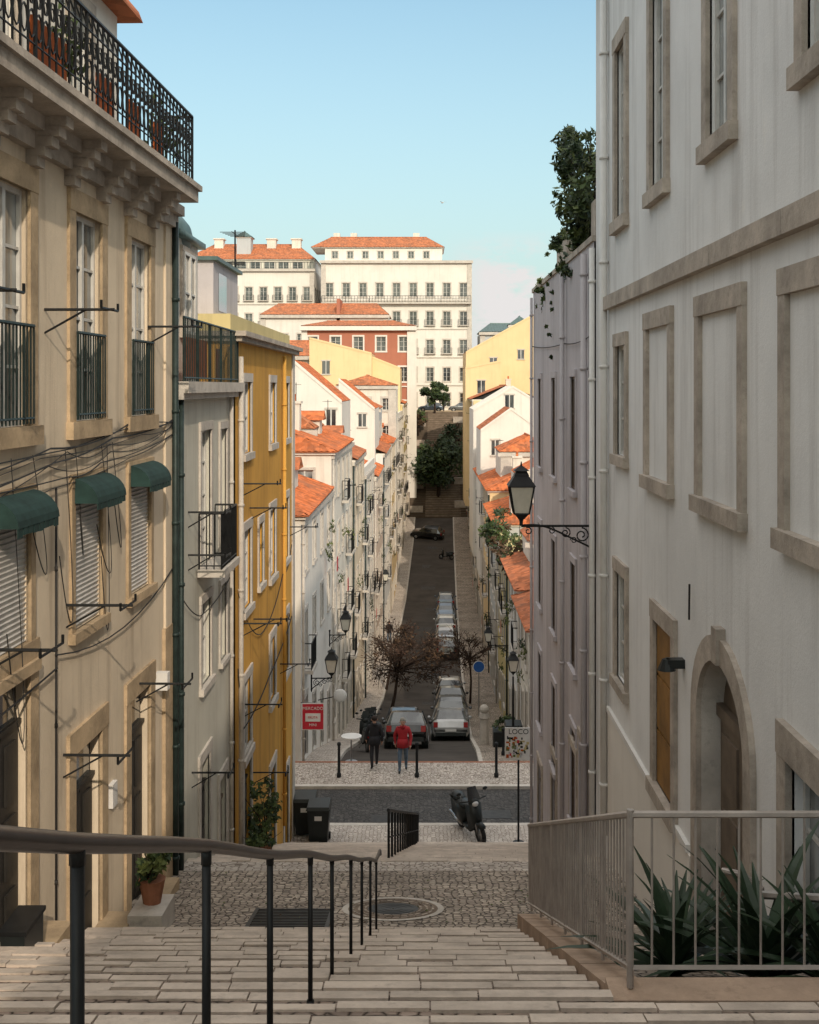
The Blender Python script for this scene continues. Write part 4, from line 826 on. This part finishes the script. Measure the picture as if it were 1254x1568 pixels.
def textobj(g,body,size,loc,mat,extr=.003):
    cu=bpy.data.curves.new('lettering','FONT'); cu.body=body; cu.size=size; cu.extrude=extr; cu.align_x='CENTER'; cu.align_y='CENTER'; o=bpy.data.objects.new('lettering',cu); cu.materials.append(mat); o.location=loc; o.rotation_euler=(math.pi/2,0,0); sc.collection.objects.link(o); g.extra.append(o)
g=Group('poster_sign'); p=g.part('pole',M['iron']); X0,Yp=2.62,33.3; p.tube([(X0,Yp+.03,-12.75),(X0,Yp+.03,-9.45)],.03,8); p.tube([(X0,Yp+.03,-12.76),(X0,Yp+.03,-12.7)],.16,12)
b=g.part('board',M['white_p']); b.box(X0-.38,X0+.36,Yp-.02,Yp,-10.4,-9.5); textobj(g,'LOCO',.2,(X0,Yp-.025,-9.62),M['plastic'])
r=random.Random(5)
for i in range(60):
    a=X0-.35+r.random()*.58; zz=-10.37+r.random()*.56; g.part('stickers',r.choice([M['plastic'],M['redsign'],M['orange'],M['blue'],M['leaf3'],M['lemon'],M['iron'],M['lav']])).box(a,a+r.uniform(.03,.1),Yp-.024-.0008*i*.3,Yp-.0205,zz,zz+r.uniform(.03,.1))
g=Group('shop_sign'); b=g.part('board',M['redsign']); b.box(-4.22,-3.5,41.3,41.36,-11.85,-10.98); textobj(g,'MERCADO',.15,(-3.86,41.29,-11.13),M['white_p']); textobj(g,'MINI',.13,(-3.86,41.29,-11.7),M['white_p'])
g.part('panel',M['white_p']).box(-4.12,-3.6,41.288,41.299,-11.58,-11.3); textobj(g,'FRUTA',.11,(-3.86,41.284,-11.44),M['redsign']); g.part('arms',M['iron']).tube([(-4.3,41.5,-10.98),(-3.5,41.33,-10.96)],.015,5)
g.part('frame',M['white_p']).box(-4.24,-3.48,41.31,41.35,-11.88,-10.95)
g=Group('traffic_sign'); g.part('pole',M['chrome']).tube([(3.0,66,prof(66)),(3.0,66,prof(66)+3.0)],.03,6); g.part('disc',simple('blue_sign',(.03,.12,.42),.4)).tube([(3.0,65.95,prof(66)+2.75),(3.0,65.97,prof(66)+2.75)],.3,20); g.part('rim',M['white_p']).tube([(3.0,65.955,prof(66)+2.75),(3.0,65.99,prof(66)+2.75)],.33,20)
g=Group('stone_gatepost'); p=g.part('stone',M['stonew'],False); p.tube([(2.5,50,prof(50)-.1),(2.5,50,prof(50)+1.1),(2.5,50,prof(50)+1.15),(2.5,50,prof(50)+1.35)],[.2,.18,.24,.2],10); p.ball((2.5,50,prof(50)+1.5),.2)
g=Group('cafe_table'); p=g.part('top',M['white_p']); p.tube([(-2.55,41.6,-12.2),(-2.55,41.6,-12.16)],.36,18); g.part('leg',M['chrome']).tube([(-2.55,41.6,-13.1),(-2.55,41.6,-12.2)],.03,8); g.part('base',M['chrome']).tube([(-2.55,41.6,-13.1),(-2.55,41.6,-13.05)],.22,12)
g=Group('satellite_dish'); g.part('dish',M['white_p'],True).ball((-3.25,46,-11.9),.26,.08,.26,14,8); g.part('arm',M['iron']).tube([(-4.1,46.1,-12.1),(-3.25,46.05,-11.9)],.02,5)
g=Group('planter_box'); g.part('box',M['plastic']).box(2.75,3.7,47.5,48.3,prof(48)-.1,prof(48)+.75); leafmass(g,(3.2,47.9,prof(48)+1.0),(.45,.4,.35),260,.08,G3,'foliage',8,41)
def potplant(x,y,z,h,seed,rad=.3):
    g=Group('potted_plant'); g.part('pot',M['terra'],False).tube([(x,y,z),(x,y,z+.26),(x,y,z+.3)],[.11,.16,.17],12)
    r=random.Random(seed); s=g.part('stems',M['bark'])
    for i in range(6):
        e=Vector((x+r.gauss(0,rad*.6),y+r.gauss(0,rad*.6),z+h*r.uniform(.6,1))); s.tube([(x,y,z+.2),(x+(e.x-x)*.3,y+(e.y-y)*.3,z+h*.5),e],[.014,.01,.004],4,False)
    leafmass(g,(x,y,z+h*.62),(rad,rad,h*.36),420,.06,G3,'foliage',14,seed)
g=Group('stone_block_step'); g.part('block',M['stonew']).hexa([(-3.62,14.55,-7.0),(-3.2,14.55,-7.0),(-3.2,15.3,-7.1),(-3.62,15.3,-7.1),(-3.62,14.55,-6.45),(-3.2,14.55,-6.45),(-3.2,15.3,-6.5),(-3.62,15.3,-6.5)])
potplant(-3.42,15.0,-6.48,.75,51,.2); potplant(-3.3,24.8,prof(24.8)+.05,1.6,52,.34); potplant(-3.4,25.6,prof(25.6)+.05,1.2,53,.3); potplant(-3.3,23.9,prof(23.9),.6,54,.25)
g=Group('utility_cabinet'); g.part('cabinet',M['plastic']).box(-3.98,-3.75,11.2,11.75,-5.9,-5.15); g.part('lid',M['iron']).box(-4.0,-3.73,11.18,11.77,-5.15,-5.11)
g=Group('street_lamp'); p=g.part('pole',M['iron']); yy=44.5; x=3.3; zz=prof(yy); p.tube([(x,yy,zz),(x,yy,zz+.5),(x,yy,zz+2.9)],[.08,.05,.035],8); lantern(p,g.part('lantern_glass',M['lampglass']),x,yy,zz+3.1,.9)
# ------------------------------------------------------------ people
def person(name,x,y,z,rz,jac,trs,hair,stride=.16,seed=0,bulk=1.0,pock=False):
    V=[];E=[];Rd=[]
    def v(p,r,par=None):
        V.append(p);Rd.append(r)
        if par is not None: E.append((par,len(V)-1))
        return len(V)-1
    pel=v((0,0,.95),.145*bulk); wa=v((0,0,1.12),.14*bulk,pel); ch=v((0,.0,1.32),.165*bulk,wa); nb=v((0,-.01,1.47),.085,ch); ne=v((0,0,1.54),.055,nb); hd=v((0,.015,1.63),.092,ne); ht=v((0,.005,1.71),.075,hd)
    hands=[]
    for s in(-1,1):
        sh=v((s*.185,0,1.42),.072*bulk,ch); f=s*stride
        el=v((s*.27,-.03-f*.35,1.15),.056*bulk,sh)
        wr=v((s*.25,.07-f*.8,.93) if not pock else (s*.2,.12,.95),.038,el); ha=v((V[wr][0],V[wr][1]+.03,V[wr][2]-.07),.036,wr); hands.append(V[ha])
        hip=v((s*.095,0,.87),.1,pel); kn=v((s*.105,f*.9+.03,.5),.07,hip); an=v((s*.105,f*1.5-.02,.09+(.05 if f<0 else 0)),.045,kn); v((s*.11,f*1.5+.14,.04),.04,an)
    me=bpy.data.meshes.new('body'); me.from_pydata(V,E,[]); o=bpy.data.objects.new('tmp',me); sc.collection.objects.link(o)
    m=o.modifiers.new('Skin','SKIN'); m.use_smooth_shade=True
    sv=me.skin_vertices[0].data if me.skin_vertices else None
    for i,rr in enumerate(Rd): sv[i].radius=(rr,rr*(.78 if i in(0,1,2) else 1)); sv[i].use_root=(i==0)
    s2=o.modifiers.new('Sub','SUBSURF'); s2.levels=2; s2.render_levels=2
    dg=bpy.context.evaluated_depsgraph_get(); nm=bpy.data.meshes.new_from_object(o.evaluated_get(dg)); bpy.data.objects.remove(o)
    nm.materials.clear()
    for mm in(jac,trs,M['skin'],M['plastic']): nm.materials.append(mm)
    for p in nm.polygons:
        c=p.center; mi=0
        if c.z<.1: mi=3
        elif c.z<.84 and abs(c.x)<.2: mi=1
        if c.z>1.53: mi=2
        if abs(c.x)>.17 and c.z<.915 and not pock: mi=2
        p.material_index=mi; p.use_smooth=True
    Mx=TR(x,y,z,rz); nm.transform(Mx); ob=bpy.data.objects.new('body',nm); sc.collection.objects.link(ob)
    g=Group(name,Mx); g.extra.append(ob)
    h=g.part('hair',hair,True); h.ball((0,-.025,1.69),.098,.105,.095,12,8); f=g.part('face',M['skin'],True); f.ball((0,.105,1.62),.016,.025,.025,6,4); 
    for s in(-1,1): g.part('eyes',M['plastic'],True).ball((s*.034,.1,1.65),.012,.01,.009,6,4); f.ball((s*.098,.0,1.63),.014,.025,.035,6,4)
    g.part('mouth',M['redsign']).box(-.025,.025,.095,.103,1.575,1.583)
    g.part('collar',jac,True).tube([(0,-.01,1.44),(0,-.01,1.53)],[.11,.085],12)
    g.part('jacket_hem',jac,True).tube([(0,0,.82),(0,0,.98),(0,0,1.1)],[.185*bulk,.175*bulk,.15*bulk],14)
    if not pock:
        for hp in hands:
            s=1 if hp[0]>0 else -1; fg=g.part('fingers',M['skin'],True)
            for k in range(4):
                yy=hp[1]-.03+.02*k; l=.055+.012*(k in(1,2)); fg.tube([(hp[0],yy,hp[2]-.01),(hp[0]-s*.005,yy,hp[2]-.01-l*.6),(hp[0]-s*.02,yy,hp[2]-.01-l)],[.01,.009,.007],6)
            fg.tube([(hp[0],hp[1]+.03,hp[2]+.02),(hp[0]-s*.01,hp[1]+.06,hp[2]-.015),(hp[0]-s*.015,hp[1]+.062,hp[2]-.04)],[.012,.01,.008],6)
CR=simple('red_jacket',(.36,.018,.025),.7,0,.3,6); CB=simple('black_coat',(.02,.02,.024),.8,0,.3,6); JE=simple('blue_jeans',(.10,.14,.19),.85,0,.4,9); HB=simple('dark_hair',(.03,.02,.015),.7,0,.3,20); HG=simple('grey_hair',(.25,.23,.2),.7)
person('person_walking',-.72,39.7,-12.785,math.pi,CR,JE,HG,.14,1,1.15); person('person_walking',-1.68,40.0,-12.785,.15,CB,CB,HB,.17,2,1.1)
person('person_walking',Xc(98)-3.6,98,prof(98)+.03,0,CB,JE,HB,.15,3)
person('person_walking',Xc(193)+.9,193,-4,0.3,CB,CB,HB,.12,4)
g=Group('seagull',TR(2.25,150,23.1,.5)); p=g.part('body',M['white_p'],True); p.ball((0,0,0),.09,.24,.08); p.ball((0,.24,.03),.05,.07,.05); w=g.part('wings',M['stonew'])
for s in(-1,1): w.poly((0,.08,.02),(s*.3,.12,.16),(s*.62,-.02,.08),(s*.3,-.06,.14),(0,-.08,.02))
g.part('tail',M['stonew']).poly((0,-.2,0),(-.07,-.36,0),(.07,-.36,0))
GS=[G_ for G_ in GS if G_.parts or G_.extra]
for G_ in GS: G_.finish()
# ------------------------------------------------------------ light
az=math.radians(14); el=math.radians(28)
S=Vector((math.sin(az)*math.cos(el),-math.cos(az)*math.cos(el),math.sin(el)))
ld=bpy.data.lights.new('sun','SUN'); ld.energy=2.7; ld.angle=math.radians(.6); ld.color=(1,.86,.69); lo=bpy.data.objects.new('sun',ld); lo.rotation_euler=S.to_track_quat('Z','Y').to_euler(); lo.location=(20,-40,40); sc.collection.objects.link(lo)
W=bpy.data.worlds.new('World'); sc.world=W; W.use_nodes=True; nt=W.node_tree; bg=nt.nodes['Background']
sky=nt.nodes.new('ShaderNodeTexSky'); sky.sky_type='NISHITA'; sky.sun_disc=False; sky.sun_elevation=el; sky.sun_rotation=math.atan2(S.x,S.y); sky.air_density=1.0; sky.dust_density=1.5; sky.ozone_density=1.0
tc=nt.nodes.new('ShaderNodeTexCoord'); mp=nt.nodes.new('ShaderNodeMapping'); mp.inputs['Scale'].default_value=(1,1,2.2); mp.inputs['Location'].default_value=(.37,.1,.2); nt.links.new(tc.outputs['Generated'],mp.inputs[0])
n1=noise(nt,mp.outputs[0],13,8,.62); sx=nt.nodes.new('ShaderNodeSeparateXYZ'); nt.links.new(tc.outputs['Generated'],sx.inputs[0])
def mth(op,a,b):
    n=nt.nodes.new('ShaderNodeMath'); n.operation=op
    for i,x in enumerate((a,b)):
        if isinstance(x,(int,float)): n.inputs[i].default_value=x
        else: nt.links.new(x,n.inputs[i])
    return n.outputs[0]
haze=rng(nt,sx.outputs['Z'],.03,.32,.8,.0)
base=mix(nt,1.0,sky.outputs[0],(1.38,1.50,1.28),'MULTIPLY')
base=mix(nt,haze,base,(3.7,4.6,4.8))
m1=rng(nt,n1,.40,.50,0,1); m2=rng(nt,sx.outputs['Z'],.13,.095,0,1); m3=rng(nt,sx.outputs['X'],.015,.05,.0,1)
base=mix(nt,mth('MULTIPLY',mth('MULTIPLY',m1,m2),m3),base,(6.3,6.1,6.0))
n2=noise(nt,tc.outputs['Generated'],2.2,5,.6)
fill_cloud=mth('MULTIPLY',rng(nt,sx.outputs['Z'],.38,.72,0,1),rng(nt,n2,.3,.6,.7,1))  # bright cloud cover added overhead, out of view, to fill the shaded street
base=mix(nt,fill_cloud,base,(11.6,11.2,10.6))
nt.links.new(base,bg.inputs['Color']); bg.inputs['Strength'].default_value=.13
# ------------------------------------------------------------ camera
cd=bpy.data.cameras.new('camera'); cam=bpy.data.objects.new('camera',cd); sc.collection.objects.link(cam); cam.location=(0,0,0); cam.rotation_euler=(math.radians(90),0,0)
cd.sensor_fit='HORIZONTAL'; cd.sensor_width=24; cd.lens=35; cd.shift_x=-23/1254; cd.shift_y=-192/1254; cd.clip_start=.05; cd.clip_end=8000
sc.camera=cam
